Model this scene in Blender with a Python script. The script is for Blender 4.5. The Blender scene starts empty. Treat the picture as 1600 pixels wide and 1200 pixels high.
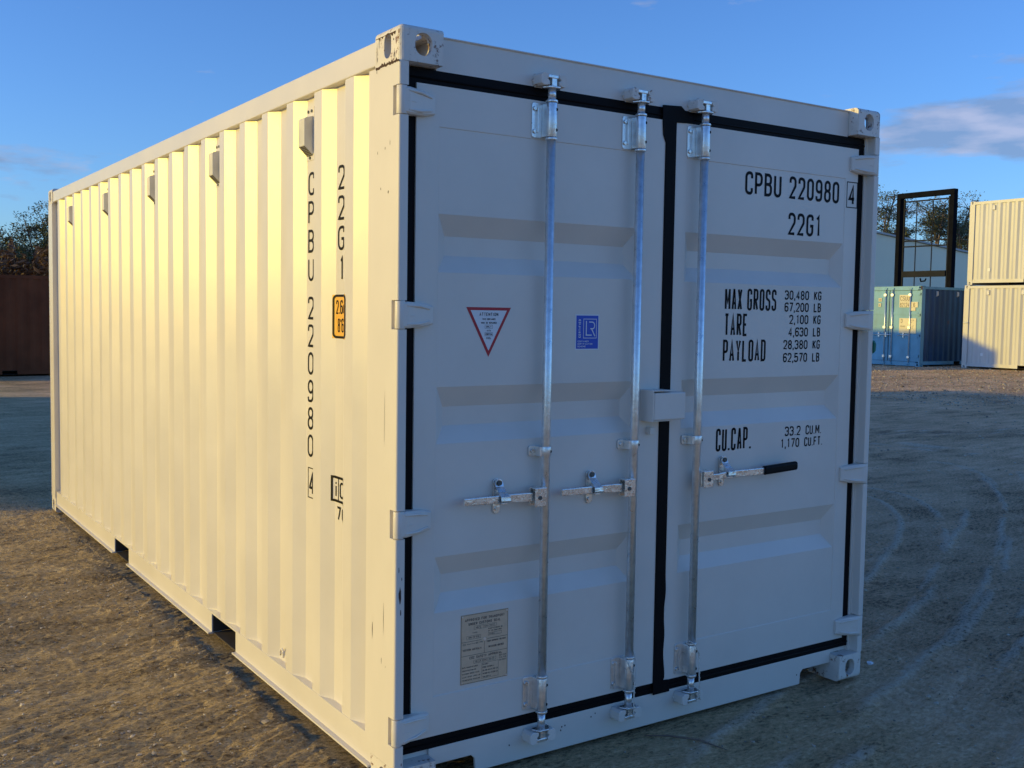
import bpy, bmesh, math, random
import numpy as np
from mathutils import Vector, Matrix
R = math.radians
random.seed(7)
S = bpy.context.scene
COL = S.collection

# ------------------------------------------------------------------ camera, sky, sun, exposure
CAM = Vector((-1.5941, -3.0447, 1.6616))
yaw, pitch, roll = .5836, -.0619, .0147
f_ = Vector((math.sin(yaw)*math.cos(pitch), math.cos(yaw)*math.cos(pitch), math.sin(pitch)))
r0 = Vector((math.cos(yaw), -math.sin(yaw), 0)); u0 = r0.cross(f_)
r_ = r0*math.cos(roll)+u0*math.sin(roll); u_ = -r0*math.sin(roll)+u0*math.cos(roll)
cam = bpy.data.cameras.new('camera'); co = bpy.data.objects.new('camera', cam); COL.objects.link(co)
co.matrix_world = Matrix(((r_.x, u_.x, -f_.x, CAM.x), (r_.y, u_.y, -f_.y, CAM.y), (r_.z, u_.z, -f_.z, CAM.z), (0, 0, 0, 1)))
cam.sensor_width = 36; cam.lens = 1631.1/1600*36
cam.shift_x = (800-786.29)/1600; cam.shift_y = (589.91-600)/1600
cam.clip_start = .05; cam.clip_end = 3000
S.camera = co

EL, PHI = 9.5, 24.5                      # sun elevation; azimuth north of -x
sunv = Vector((-math.cos(R(PHI))*math.cos(R(EL)), math.sin(R(PHI))*math.cos(R(EL)), math.sin(R(EL))))
W = bpy.data.worlds.new('World'); S.world = W; W.use_nodes = True
nt = W.node_tree; nt.nodes.clear()
def N(nt, t, **k):
    n = nt.nodes.new(t)
    for a, v in k.items(): setattr(n, a, v)
    return n
def math_(nt, op, a, b=None, c=None, clamp=False):
    n = N(nt, 'ShaderNodeMath', operation=op, use_clamp=clamp)
    for i, v in enumerate((a, b, c)):
        if v is None: continue
        if isinstance(v, (int, float)): n.inputs[i].default_value = v
        else: nt.links.new(v, n.inputs[i])
    return n.outputs[0]
sky = N(nt, 'ShaderNodeTexSky', sky_type='NISHITA', sun_disc=False, sun_elevation=R(EL), air_density=1.0, dust_density=0.5, ozone_density=3.0, altitude=100)
sky.sun_rotation = math.atan2(sunv.x, sunv.y)
tc = N(nt, 'ShaderNodeTexCoord'); sp = N(nt, 'ShaderNodeSeparateXYZ'); nt.links.new(tc.outputs['Generated'], sp.inputs[0])
X, Y, Z = sp.outputs
az = math_(nt, 'ARCTAN2', X, Y); el = math_(nt, 'ARCSINE', Z)
cb = N(nt, 'ShaderNodeCombineXYZ')
nt.links.new(math_(nt, 'MULTIPLY', az, 9.0), cb.inputs[0]); nt.links.new(math_(nt, 'MULTIPLY', el, 34.0), cb.inputs[1])
nz = N(nt, 'ShaderNodeTexNoise'); nz.inputs['Scale'].default_value = 1.0; nz.inputs['Detail'].default_value = 7; nz.inputs['Roughness'].default_value = .58
nt.links.new(cb.outputs[0], nz.inputs['Vector'])
def bump1(x, c, w):                      # smooth hump round c
    d = math_(nt, 'DIVIDE', math_(nt, 'SUBTRACT', x, c), w)
    return math_(nt, 'POWER', 2.718, math_(nt, 'MULTIPLY', math_(nt, 'MULTIPLY', d, d), -1.0))
m1 = math_(nt, 'MULTIPLY', bump1(az, R(60), R(9.5)), bump1(el, R(9.5), R(1.75)))
m2 = math_(nt, 'MULTIPLY', bump1(az, R(3), R(9)), bump1(el, R(7.2), R(1.2)))
m3 = math_(nt, 'MULTIPLY', bump1(az, R(66), R(9)), bump1(el, R(5.5), R(.9)))
msk = math_(nt, 'ADD', math_(nt, 'ADD', math_(nt, 'MULTIPLY', m1, .52), math_(nt, 'MULTIPLY', m2, .30)), math_(nt, 'MULTIPLY', m3, .16))
dens = math_(nt, 'MULTIPLY', math_(nt, 'SUBTRACT', math_(nt, 'ADD', nz.outputs['Fac'], msk), .645), 6.5, clamp=True)
dens = math_(nt, 'MULTIPLY', dens, .72)
nz2 = N(nt, 'ShaderNodeTexNoise'); nz2.inputs['Scale'].default_value = 1.7; nz2.inputs['Detail'].default_value = 5
mp = N(nt, 'ShaderNodeMapping'); mp.inputs['Location'].default_value = (0, -.35, 3); nt.links.new(cb.outputs[0], mp.inputs[0]); nt.links.new(mp.outputs[0], nz2.inputs['Vector'])
ccr = N(nt, 'ShaderNodeValToRGB'); nt.links.new(nz2.outputs['Fac'], ccr.inputs[0])
ccr.color_ramp.elements[0].position = .42; ccr.color_ramp.elements[0].color = (1.5, 2.15, 3.5, 1)
ccr.color_ramp.elements[1].position = .66; ccr.color_ramp.elements[1].color = (3.4, 3.5, 4.5, 1)
tint = N(nt, 'ShaderNodeMix', data_type='RGBA', blend_type='MULTIPLY'); tint.inputs[0].default_value = 1.0
nt.links.new(sky.outputs[0], tint.inputs[6]); tint.inputs[7].default_value = (.82, 1.16, 1.78, 1)
mx = N(nt, 'ShaderNodeMix', data_type='RGBA'); nt.links.new(dens, mx.inputs[0]); nt.links.new(tint.outputs[2], mx.inputs[6]); nt.links.new(ccr.outputs[0], mx.inputs[7])
bg = N(nt, 'ShaderNodeBackground'); bg.inputs[1].default_value = .15; nt.links.new(mx.outputs[2], bg.inputs[0])
wo = N(nt, 'ShaderNodeOutputWorld'); nt.links.new(bg.outputs[0], wo.inputs[0])

sl = bpy.data.lights.new('sun', 'SUN'); sl.energy = 3.4; sl.angle = R(.55); sl.color = (1, .685, .05)
so = bpy.data.objects.new('sun', sl); COL.objects.link(so); so.rotation_euler = (-sunv).to_track_quat('-Z', 'Y').to_euler(); so.location = sunv*50
S.view_settings.view_transform = 'Standard'; S.view_settings.look = 'None'; S.view_settings.gamma = 1; S.view_settings.use_curve_mapping = False
S.view_settings.exposure = 0.0

# ------------------------------------------------------------------ materials
def mat(name, base, rough=.5, metal=0., spec=.5, vary=0., vscale=3., bump=0., bscale=60., rust=0., rustscale=14., vec=None, coat=0.):
    m = bpy.data.materials.new(name); m.use_nodes = True; t = m.node_tree; b = t.nodes['Principled BSDF']
    b.inputs['Roughness'].default_value = rough; b.inputs['Metallic'].default_value = metal; b.inputs['Specular IOR Level'].default_value = spec
    b.inputs['Coat Weight'].default_value = coat
    b.inputs['Base Color'].default_value = (*base, 1)
    tc = N(t, 'ShaderNodeTexCoord'); co = tc.outputs['Object']
    if vec:
        mp = N(t, 'ShaderNodeMapping'); mp.inputs['Scale'].default_value = vec; t.links.new(co, mp.inputs[0]); co = mp.outputs[0]
    col = None
    if vary:
        n = N(t, 'ShaderNodeTexNoise'); n.inputs['Scale'].default_value = vscale; n.inputs['Detail'].default_value = 6; n.inputs['Roughness'].default_value = .6; t.links.new(co, n.inputs['Vector'])
        r = N(t, 'ShaderNodeValToRGB'); t.links.new(n.outputs['Fac'], r.inputs[0])
        r.color_ramp.elements[0].position = .3; r.color_ramp.elements[1].position = .7
        r.color_ramp.elements[0].color = (*[c*(1-vary) for c in base], 1); r.color_ramp.elements[1].color = (*[min(1, c*(1+vary)) for c in base], 1)
        col = r.outputs[0]; t.links.new(col, b.inputs['Base Color'])
        t.links.new(math_(t, 'MULTIPLY_ADD', n.outputs['Fac'], .16, rough-.08), b.inputs['Roughness'])
    if rust:
        n = N(t, 'ShaderNodeTexNoise'); n.inputs['Scale'].default_value = rustscale; n.inputs['Detail'].default_value = 8; n.inputs['Roughness'].default_value = .7; t.links.new(co, n.inputs['Vector'])
        k = math_(t, 'MULTIPLY', math_(t, 'SUBTRACT', n.outputs['Fac'], 1-rust), 14., clamp=True)
        x = N(t, 'ShaderNodeMix', data_type='RGBA'); t.links.new(k, x.inputs[0])
        if col: t.links.new(col, x.inputs[6])
        else: x.inputs[6].default_value = (*base, 1)
        x.inputs[7].default_value = (.16, .065, .03, 1); t.links.new(x.outputs[2], b.inputs['Base Color'])
    if bump:
        n = N(t, 'ShaderNodeTexNoise'); n.inputs['Scale'].default_value = bscale; n.inputs['Detail'].default_value = 4; t.links.new(co, n.inputs['Vector'])
        bp = N(t, 'ShaderNodeBump'); bp.inputs['Strength'].default_value = bump; bp.inputs['Distance'].default_value = .01; t.links.new(n.outputs['Fac'], bp.inputs['Height']); t.links.new(bp.outputs[0], b.inputs['Normal'])
    return m
CREAM = (.71, .665, .60)
M = {}
M['paint'] = mat('cream_paint', CREAM, .325, vary=.05, vscale=2.2, bump=.05, bscale=7, spec=.5)
M['door_paint'] = mat('cream_door_paint', CREAM, .38, vary=.055, vscale=2.4, bump=.04, bscale=5)
M['worn'] = mat('worn_cream_paint', CREAM, .5, vary=.06, vscale=9, bump=.25, bscale=45, rust=.435, rustscale=26)
M['post'] = mat('scuffed_cream_paint', CREAM, .45, vary=.04, vscale=3, bump=.06, bscale=9, rust=.30, rustscale=18, vec=(1, 1, .55))
M['rubber'] = mat('black_rubber', (.0045, .004, .005), .6, spec=.12, vary=.3, vscale=20)
M['galv'] = mat('galvanised_steel', (.80, .81, .80), .30, metal=.78, vary=.14, vscale=30, bump=.12, bscale=90)
M['zinc'] = mat('bright_zinc_steel', (.80, .79, .76), .28, metal=.85, vary=.25, vscale=45, bump=.2, bscale=70)
M['dark_steel'] = mat('dark_bolt_steel', (.10, .11, .11), .5, metal=.6)
M['hole'] = mat('dark_hole', (.01, .01, .01), .9)
M['black'] = mat('black_lettering', (.004, .0035, .005), .55, spec=.15)
M['grip'] = mat('black_grip', (.004, .004, .005), .55, spec=.15, bump=.1)
M['white'] = mat('white_vinyl', (.72, .74, .76), .45)
M['red'] = mat('red_vinyl', (.42, .012, .025), .45)
M['blue_vinyl'] = mat('blue_vinyl', (.006, .07, .50), .4)
M['yellow'] = mat('yellow_vinyl', (.80, .42, .04), .45)
M['plate'] = mat('metal_data_plate', (.68, .48, .31), .55, metal=.0, vary=.08, vscale=20)  # warm reflection on the metal is put into the base colour
M['under'] = mat('dark_underside', (.05, .038, .028), .8, vary=.4, vscale=6)
M['rust'] = mat('rust', (.06, .03, .02), .85, vary=.4, vscale=60)
M['green'] = mat('green_tape', (.01, .16, .11), .5)
M['tan'] = mat('tan_paint', (.52, .52, .51), .42, vary=.12, vscale=.9, vec=(1, 1, .25), rust=.30, rustscale=3)
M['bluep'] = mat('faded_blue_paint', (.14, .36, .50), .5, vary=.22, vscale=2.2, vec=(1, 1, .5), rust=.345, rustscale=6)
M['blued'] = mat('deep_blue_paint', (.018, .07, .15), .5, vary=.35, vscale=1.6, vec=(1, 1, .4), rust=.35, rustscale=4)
M['brown'] = mat('dark_brown_paint', (.20, .060, .024), .8, spec=.2, vary=.25, vscale=1.2)
M['offwhite'] = mat('off_white_paint', (.66, .64, .58), .6, vary=.2, vscale=5)
M['poster'] = mat('pale_yellow_sheet', (.72, .66, .45), .6, vary=.1, vscale=4)
M['iron'] = mat('dark_iron', (.007, .008, .011), .8, spec=.03, vary=.3, vscale=3)
M['iron_side'] = mat('grey_iron', (.025, .027, .03), .8, spec=.05, vary=.2, vscale=2)
M['cladding'] = mat('pale_wall_cladding', (.84, .80, .60), .6, vary=.05, vscale=.3)
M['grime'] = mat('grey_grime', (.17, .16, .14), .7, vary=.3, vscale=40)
M['roofing'] = mat('grey_roofing', (.40, .41, .41), .5, vary=.05, vscale=.3)
M['bark'] = mat('bark', (.16, .12, .09), .85, vary=.3, vscale=8)
def leafmat(name, a, b):
    m = mat(name, a, .6); t = m.node_tree; bs = t.nodes['Principled BSDF']
    g = N(t, 'ShaderNodeNewGeometry'); r = N(t, 'ShaderNodeValToRGB'); t.links.new(g.outputs['Random Per Island'], r.inputs[0])
    r.color_ramp.elements[0].color = (*a, 1); r.color_ramp.elements[1].color = (*b, 1); t.links.new(r.outputs[0], bs.inputs['Base Color'])
    return m
M['leaf'] = leafmat('gum_leaves', (.025, .04, .018), (.12, .135, .06))
M['leaf2'] = leafmat('dark_leaves', (.010, .020, .008), (.12, .135, .04))
M['dry'] = leafmat('dry_scrub', (.05, .028, .014), (.19, .11, .05))
M['stone'] = leafmat('pebbles', (.12, .09, .06), (.60, .51, .38))

# ------------------------------------------------------------------ mesh helper
class MB:
    def __init__(s): s.v = []; s.f = []; s.m = []; s.sm = []
    def face(s, idx, m=0, smooth=False): s.f.append(tuple(idx)); s.m.append(m); s.sm.append(smooth)
    def poly(s, pts, m=0):
        i = len(s.v); s.v += [tuple(p) for p in pts]; s.face(range(i, i+len(pts)), m)
    def box(s, x0, x1, y0, y1, z0, z1, m=0):
        i = len(s.v)
        s.v += [(x0, y0, z0), (x1, y0, z0), (x1, y1, z0), (x0, y1, z0), (x0, y0, z1), (x1, y0, z1), (x1, y1, z1), (x0, y1, z1)]
        for q in ((0, 3, 2, 1), (4, 5, 6, 7), (0, 1, 5, 4), (1, 2, 6, 5), (2, 3, 7, 6), (3, 0, 4, 7)): s.face([i+k for k in q], m)
    def prism(s, pts, axis, a, b, m=0, smooth=False):
        """polygon pts (2d) extruded along axis from a to b"""
        def P(p, t): return {'x': (t, p[0], p[1]), 'y': (p[0], t, p[1]), 'z': (p[0], p[1], t)}[axis]
        n = len(pts); i = len(s.v); s.v += [P(p, a) for p in pts]+[P(p, b) for p in pts]
        s.face(list(range(i, i+n))[::-1], m); s.face(range(i+n, i+2*n), m)
        for k in range(n): s.face((i+k, i+(k+1) % n, i+n+(k+1) % n, i+n+k), m, smooth)
    def tube(s, pts, rad, n=12, m=0, caps=True, smooth=True, sx=1.):
        pts = [Vector(p) for p in pts]; i0 = len(s.v); rings = []
        up = Vector((0, 0, 1))
        for k, p in enumerate(pts):
            d = (pts[min(k+1, len(pts)-1)]-pts[max(k-1, 0)]).normalized()
            a = d.cross(up) if abs(d.dot(up)) < .95 else d.cross(Vector((0, 1, 0)))
            a.normalize(); b = a.cross(d).normalized()
            r = rad[k] if isinstance(rad, (list, tuple)) else rad
            base = len(s.v); rings.append(base)
            for j in range(n):
                t = 2*math.pi*j/n; s.v.append(tuple(p+a*r*sx*math.cos(t)+b*r*math.sin(t)))
        for k in range(len(pts)-1):
            A, B = rings[k], rings[k+1]
            for j in range(n): s.face((A+j, A+(j+1) % n, B+(j+1) % n, B+j), m, smooth)
        if caps: s.face([rings[0]+j for j in range(n)][::-1], m); s.face([rings[-1]+j for j in range(n)], m)
    def cyl(s, p, q, r, n=16, m=0): s.tube([p, q], r, n, m)
    def build(s, name, mats, parent=None, bevel=0., seg=2, label=None):
        me = bpy.data.meshes.new(name); me.from_pydata(s.v, [], s.f)
        mats = mats if isinstance(mats, (list, tuple)) else [mats]
        for k in mats: me.materials.append(M[k] if isinstance(k, str) else k)
        me.polygons.foreach_set('material_index', s.m); me.polygons.foreach_set('use_smooth', s.sm)
        bm = bmesh.new(); bm.from_mesh(me); bmesh.ops.recalc_face_normals(bm, faces=bm.faces); bm.to_mesh(me); bm.free()
        me.update(); o = bpy.data.objects.new(name, me); COL.objects.link(o)
        if parent: o.parent = parent
        if bevel:
            b = o.modifiers.new('bevel', 'BEVEL'); b.width = bevel; b.segments = seg; b.limit_method = 'ANGLE'; b.angle_limit = R(40)
        if label: o['label'] = label
        return o
def flat(mb, pts, d=0, m=0): mb.poly(pts, m)
def tag(o, label=None, cat=None, group=None, kind=None):
    if label: o['label'] = label
    if cat: o['category'] = cat
    if group: o['group'] = group
    if kind: o['kind'] = kind
    return o
def empty(name, loc=(0, 0, 0), rz=0.):
    o = bpy.data.objects.new(name, None); o.empty_display_size = .3; COL.objects.link(o); o.location = loc; o.rotation_euler = (0, 0, rz); return o
def copy_tree(o, parent=None):
    c = o.copy(); COL.objects.link(c)
    if parent: c.parent = parent
    for ch in list(o.children): copy_tree(ch, c)
    return c
def rrect(x0, x1, y0, y1, r, n=5):
    out = []
    for cx, cy, a in ((x1-r, y1-r, 0), (x0+r, y1-r, 90), (x0+r, y0+r, 180), (x1-r, y0+r, 270)):
        for k in range(n+1):
            t = R(a+90*k/n); out.append((cx+r*math.cos(t), cy+r*math.sin(t)))
    return out
def boolean(o, cutters):
    for c in cutters:
        md = o.modifiers.new('b', 'BOOLEAN'); md.operation = 'DIFFERENCE'; md.solver = 'EXACT'; md.object = c
    dg = bpy.context.evaluated_depsgraph_get(); dg.update()
    me = bpy.data.meshes.new_from_object(o.evaluated_get(dg)); o.modifiers.clear(); o.data = me
    for c in cutters: bpy.data.objects.remove(c, do_unlink=True)
    return o

# ------------------------------------------------------------------ stroke lettering
RC = .42
def rc(x, y, r=RC): return (x, y, r)
GL = {
 '0': [('c', [(0, 0, RC), (1, 0, RC), (1, 1, RC), (0, 1, RC)])],
 'O': [('c', [(0, 0, RC), (1, 0, RC), (1, 1, RC), (0, 1, RC)])],
 'D': [('c', [(0, 0, 0), (1, 0, RC), (1, 1, RC), (0, 1, 0)])],
 'Q': [('c', [(0, 0, RC), (1, 0, RC), (1, 1, RC), (0, 1, RC)]), ('o', [(.6, .25, 0), (1.05, -.05, 0)])],
 '1': [('o', [(.2, .84, 0), (.62, 1, 0), (.62, 0, 0)])],
 '2': [('o', [(0, .74, 0), (0, 1, RC), (1, 1, RC), (1, .58, .3), (0, .0, 0), (1, 0, 0)])],
 '3': [('o', [(0, .78, 0), (0, 1, RC), (1, 1, RC), (1, .53, .3), (.4, .53, 0)]), ('o', [(.4, .53, 0), (1, .53, .3), (1, 0, RC), (0, 0, RC), (0, .22, 0)])],
 '4': [('o', [(.72, 0, 0), (.72, 1, 0), (0, .28, 0), (1, .28, 0)])],
 '5': [('o', [(.95, 1, 0), (.05, 1, 0), (.03, .56, 0), (.5, .62, .2), (1, .6, .35), (1, 0, RC), (0, 0, RC), (0, .2, 0)])],
 '6': [('c', [(0, 0, RC), (1, 0, RC), (1, .58, RC), (0, .58, RC)]), ('o', [(0, .3, 0), (0, 1, RC), (1, 1, RC), (1, .8, 0)])],
 '7': [('o', [(0, 1, 0), (1, 1, 0), (.35, 0, 0)])],
 '8': [('c', [(0, 0, RC), (1, 0, RC), (1, .53, RC), (0, .53, RC)]), ('c', [(.05, .53, RC), (.95, .53, RC), (.95, 1, RC), (.05, 1, RC)])],
 '9': [('c', [(0, .42, RC), (1, .42, RC), (1, 1, RC), (0, 1, RC)]), ('o', [(1, .7, 0), (1, 0, RC), (0, 0, RC), (0, .2, 0)])],
 'A': [('o', [(0, 0, 0), (.5, 1.02, 0), (1, 0, 0)]), ('o', [(.2, .3, 0), (.8, .3, 0)])],
 'B': [('c', [(0, 0, 0), (1, 0, RC), (1, .53, RC), (0, .53, 0)]), ('c', [(0, .53, 0), (.95, .53, RC), (.95, 1, RC), (0, 1, 0)])],
 'C': [('o', [(1, .74, 0), (1, 1, RC), (0, 1, RC), (0, 0, RC), (1, 0, RC), (1, .26, 0)])],
 'E': [('o', [(1, 1, 0), (0, 1, 0), (0, 0, 0), (1, 0, 0)]), ('o', [(0, .52, 0), (.8, .52, 0)])],
 'F': [('o', [(1, 1, 0), (0, 1, 0), (0, 0, 0)]), ('o', [(0, .52, 0), (.8, .52, 0)])],
 'G': [('o', [(1, .76, 0), (1, 1, RC), (0, 1, RC), (0, 0, RC), (1, 0, RC), (1, .47, 0), (.55, .47, 0)])],
 'H': [('o', [(0, 0, 0), (0, 1, 0)]), ('o', [(1, 0, 0), (1, 1, 0)]), ('o', [(0, .52, 0), (1, .52, 0)])],
 'I': [('o', [(.5, 0, 0), (.5, 1, 0)])],
 'J': [('o', [(1, 1, 0), (1, 0, RC), (0, 0, RC), (0, .25, 0)])],
 'K': [('o', [(0, 0, 0), (0, 1, 0)]), ('o', [(1, 1, 0), (0, .38, 0)]), ('o', [(.3, .56, 0), (1, 0, 0)])],
 'L': [('o', [(0, 1, 0), (0, 0, 0), (1, 0, 0)])],
 'M': [('o', [(0, 0, 0), (0, 1, 0)]), ('o', [(1, 0, 0), (1, 1, 0)]), ('o', [(.02, 1, 0), (.5, .3, 0), (.98, 1, 0)])],
 'N': [('o', [(0, 0, 0), (0, 1, 0)]), ('o', [(1, 0, 0), (1, 1, 0)]), ('o', [(.02, 1, 0), (.98, 0, 0)])],
 'P': [('o', [(0, 0, 0), (0, 1, 0), (1, 1, RC), (1, .45, RC), (0, .45, 0)])],
 'R': [('o', [(0, 0, 0), (0, 1, 0), (1, 1, RC), (1, .5, RC), (0, .5, 0)]), ('o', [(.45, .5, 0), (1, 0, 0)])],
 'S': [('o', [(1, .78, 0), (1, 1, RC), (0, 1, RC), (0, .56, RC), (1, .48, RC), (1, 0, RC), (0, 0, RC), (0, .22, 0)])],
 'T': [('o', [(0, 1, 0), (1, 1, 0)]), ('o', [(.5, 1, 0), (.5, 0, 0)])],
 'U': [('o', [(0, 1, 0), (0, 0, RC), (1, 0, RC), (1, 1, 0)])],
 'V': [('o', [(0, 1, 0), (.5, 0, 0), (1, 1, 0)])],
 'W': [('o', [(0, 1, 0), (.25, 0, 0), (.5, .8, 0), (.75, 0, 0), (1, 1, 0)])],
 'X': [('o', [(0, 0, 0), (1, 1, 0)]), ('o', [(0, 1, 0), (1, 0, 0)])],
 'Y': [('o', [(0, 1, 0), (.5, .45, 0), (1, 1, 0)]), ('o', [(.5, .45, 0), (.5, 0, 0)])],
 'Z': [('o', [(0, 1, 0), (1, 1, 0), (0, 0, 0), (1, 0, 0)])],
 '-': [('o', [(.15, .5, 0), (.85, .5, 0)])], '/': [('o', [(0, 0, 0), (1, 1, 0)])],
 'i': [('o', [(.5, 0, 0), (.5, .72, 0)]), ('o', [(.5, .86, 0), (.5, 1.0, 0)])],
 'c': [('o', [(1, .78, 0), (1, 1, RC), (0, 1, RC), (0, 0, RC), (1, 0, RC), (1, .22, 0)])],
 'm': [('o', [(0, 0, 0), (0, .66, 0)]), ('o', [(0, .45, 0), (0, .66, .2), (.5, .66, .2), (.5, 0, 0)]), ('o', [(.5, .45, 0), (.5, .66, .2), (1, .66, .2), (1, 0, 0)])],
 "'": [('o', [(.5, .8, 0), (.5, 1, 0)])], '"': [('o', [(.3, .8, 0), (.3, 1, 0)]), ('o', [(.7, .8, 0), (.7, 1, 0)])],
 '.': [('o', [(.5, -.03, 0), (.5, .07, 0)])], ',': [('o', [(.62, .10, 0), (.30, -.20, 0)])],
}
NARROW = {'M': 1.22, 'W': 1.3, 'm': 1.1, '.': .35, ',': .35, "'": .35, 'I': .55, 'i': .5, '1': .85, ' ': .8}
def fillet(pts, closed, w):
    """pts [(x,y,r)] in metres, round corners of radius r (metres)"""
    out = []; n = len(pts)
    for k, (x, y, r) in enumerate(pts):
        P = Vector((x, y))
        if (not closed and k in (0, n-1)) or r <= 0: out.append(P); continue
        A = Vector(pts[k-1][:2]); B = Vector(pts[(k+1) % n][:2]); a = A-P; b = B-P
        la = a.length; lb = b.length; a.normalize(); b.normalize()
        ang = a.angle(b); t = min(r/math.tan(ang/2), la*.5, lb*.5); rr = t*math.tan(ang/2)
        c = P+(a+b).normalized()*(rr/math.sin(ang/2)); s = P+a*t-c; e = P+b*t-c
        a0 = math.atan2(s.y, s.x); a1 = math.atan2(e.y, e.x); d = (a1-a0+math.pi) % (2*math.pi)-math.pi
        for j in range(7): out.append(c+Vector((math.cos(a0+d*j/6), math.sin(a0+d*j/6)))*rr)
    return out
def ribbon(mb, line, t, closed, place, m, sub=None):
    L = [line[0]]
    for p in line[1:]:
        if (p-L[-1]).length > 1e-5: L.append(p)
    if closed and (L[0]-L[-1]).length < 1e-5: L.pop()
    if sub:
        Q = []; n = len(L); rng = n if closed else n-1
        for k in range(rng):
            a, b = L[k], L[(k+1) % n]; c = max(1, int((b-a).length/sub)); Q += [a.lerp(b, j/c) for j in range(c)]
        if not closed: Q.append(L[-1])
        L = Q
    n = len(L); lf = []; rt = []
    for k in range(n):
        p = L[k]; a = L[k-1] if (k > 0 or closed) else None; b = L[(k+1) % n] if (k < n-1 or closed) else None
        d1 = (p-a).normalized() if a is not None else None; d2 = (b-p).normalized() if b is not None else None
        if d1 is None: d1 = d2
        if d2 is None: d2 = d1
        n1 = Vector((-d1.y, d1.x)); n2 = Vector((-d2.y, d2.x)); nn = n1+n2
        if nn.length < .2: nn = n1
        nn.normalize(); q = min(1/max(nn.dot(n1), .01), 1.6)*t/2
        lf.append(p+nn*q); rt.append(p-nn*q)
    ribbon.k = (ribbon.k+1) % 8; e = ribbon.k*.00004
    i = len(mb.v); mb.v += [tuple(place(p.x, p.y, e)) for p in lf]+[tuple(place(p.x, p.y, e)) for p in rt]
    for k in range(n if closed else n-1):
        j = (k+1) % n; mb.face((i+k, i+j, i+n+j, i+n+k), m)
ribbon.k = 0
def char(mb, ch, x, y, w, h, t, place, m=0, sub=None):
    if ch not in GL: return
    for kind, pts in GL[ch]:
        P = [(x+t/2+a*(w-t), y+t/2+b*(h-t), r*w*1.1) for a, b, r in pts]
        ribbon(mb, fillet(P, kind == 'c', w), t, kind == 'c', place, m, sub)
def text(mb, s, x, y, w, h, t, gap, place, m=0, right=None, sub=None):
    """x left edge (or right edge when right=True)"""
    tot = sum((NARROW.get(c, 1)*w)+gap for c in s)-gap
    if right: x = x-tot
    for c in s:
        cw = NARROW.get(c, 1)*w
        if c in '1': char(mb, c, x, y, w*.85, h, t, place, m, sub)
        else: char(mb, c, x, y, cw, h, t, place, m, sub)
        x += cw+gap
    return x
def fit_text(mb, s, x0, x1, y, h, t, place, m=0):
    u = sum(NARROW.get(c, 1) for c in s)+.28*(len(s)-1); w = (x1-x0)/u
    text(mb, s, x0, y, w, h, t, .28*w, place, m)

# ------------------------------------------------------------------ the ground
def slope_z(x, y):
    d = np.hypot(x-1.2, y-3.0); k = np.clip((d-5)/15, 0, 1); k = k*k*(3-2*k)
    rr = (x-CAM.x)*math.cos(yaw)-(y-CAM.y)*math.sin(yaw)
    return .0100*np.clip(rr, -40, 40)*k
def vnoise(x, y, seed):
    rs = np.random.RandomState(seed); T = rs.rand(256, 256)
    xi = np.floor(x).astype(int); yi = np.floor(y).astype(int); fx = x-xi; fy = y-yi
    fx = fx*fx*(3-2*fx); fy = fy*fy*(3-2*fy); g = lambda a, b: T[a % 256, b % 256]
    return (g(xi, yi)*(1-fx)+g(xi+1, yi)*fx)*(1-fy)+(g(xi, yi+1)*(1-fx)+g(xi+1, yi+1)*fx)*fy-.5
def poly_dist(x, y, P):
    best = np.full(x.shape, 1e9); arc = np.zeros(x.shape); acc = 0
    for (ax, ay), (bx, by) in zip(P[:-1], P[1:]):
        dx, dy = bx-ax, by-ay; L = math.hypot(dx, dy); t = np.clip(((x-ax)*dx+(y-ay)*dy)/L**2, 0, 1)
        ex = x-ax-t*dx; ey = y-ay-t*dy; d = np.hypot(ex, ey)*np.sign(ex*dy-ey*dx+1e-9); k = np.abs(d) < np.abs(best)
        best = np.where(k, d, best); arc = np.where(k, acc+t*L, arc); acc += L
    return best, arc
def smooth_curve(P, n=40):
    out = []
    for k in range(len(P)-1):
        p0 = P[max(k-1, 0)]; p1 = P[k]; p2 = P[k+1]; p3 = P[min(k+2, len(P)-1)]
        for j in range(6):
            t = j/6; out.append(tuple(.5*((2*b)+(-a+c)*t+(2*a-5*b+4*c-d)*t*t+(-a+3*b-3*c+d)*t**3) for a, b, c, d in zip(p0, p1, p2, p3)))
    return out+[P[-1]]
TR = [smooth_curve([(-.6, -1.2), (.8, -.6), (1.86, -.14), (2.53, .06), (3.31, .29), (4.36, .75), (5.61, 1.39), (6.85, 2.12), (7.91, 2.85), (8.8, 3.63), (9.13, 4.33), (9.0, 5.2), (8.2, 6.6)]),
      smooth_curve([(-.4, -1.5), (.8, -.85), (1.91, -.50), (2.42, -.33), (3.15, -.09), (3.74, .13), (4.68, .56), (5.71, 1.09), (7.15, 1.95), (8.39, 2.8), (9.67, 3.88), (10.3, 4.9), (10.2, 6.2), (9.4, 7.8)]),
      smooth_curve([(2.6, .5), (3.16, .62), (3.94, .92), (4.8, 1.38), (5.62, 1.9), (6.4, 2.54), (6.8, 3.2), (6.6, 4.2)]),
      smooth_curve([(.9, -.95), (1.74, -.74), (2.15, -.66), (2.88, -.42), (3.69, -.14), (4.85, .33), (6.6, .9), (9, 1.9)]),
      smooth_curve([(4, 7.9), (8, 7.6), (11, 6.6), (14.5, 4.9), (20, 2.6)])]
def axis(a, b, step, out, grow=1.09):
    c = list(np.arange(a, b, step)); lo = []; hi = []; s = step; p = a
    while p > -out: s *= grow; p -= s; lo.append(p)
    s = step; p = c[-1]
    while p < out: s *= grow; p += s; hi.append(p)
    return np.array(lo[::-1]+c+hi)
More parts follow.
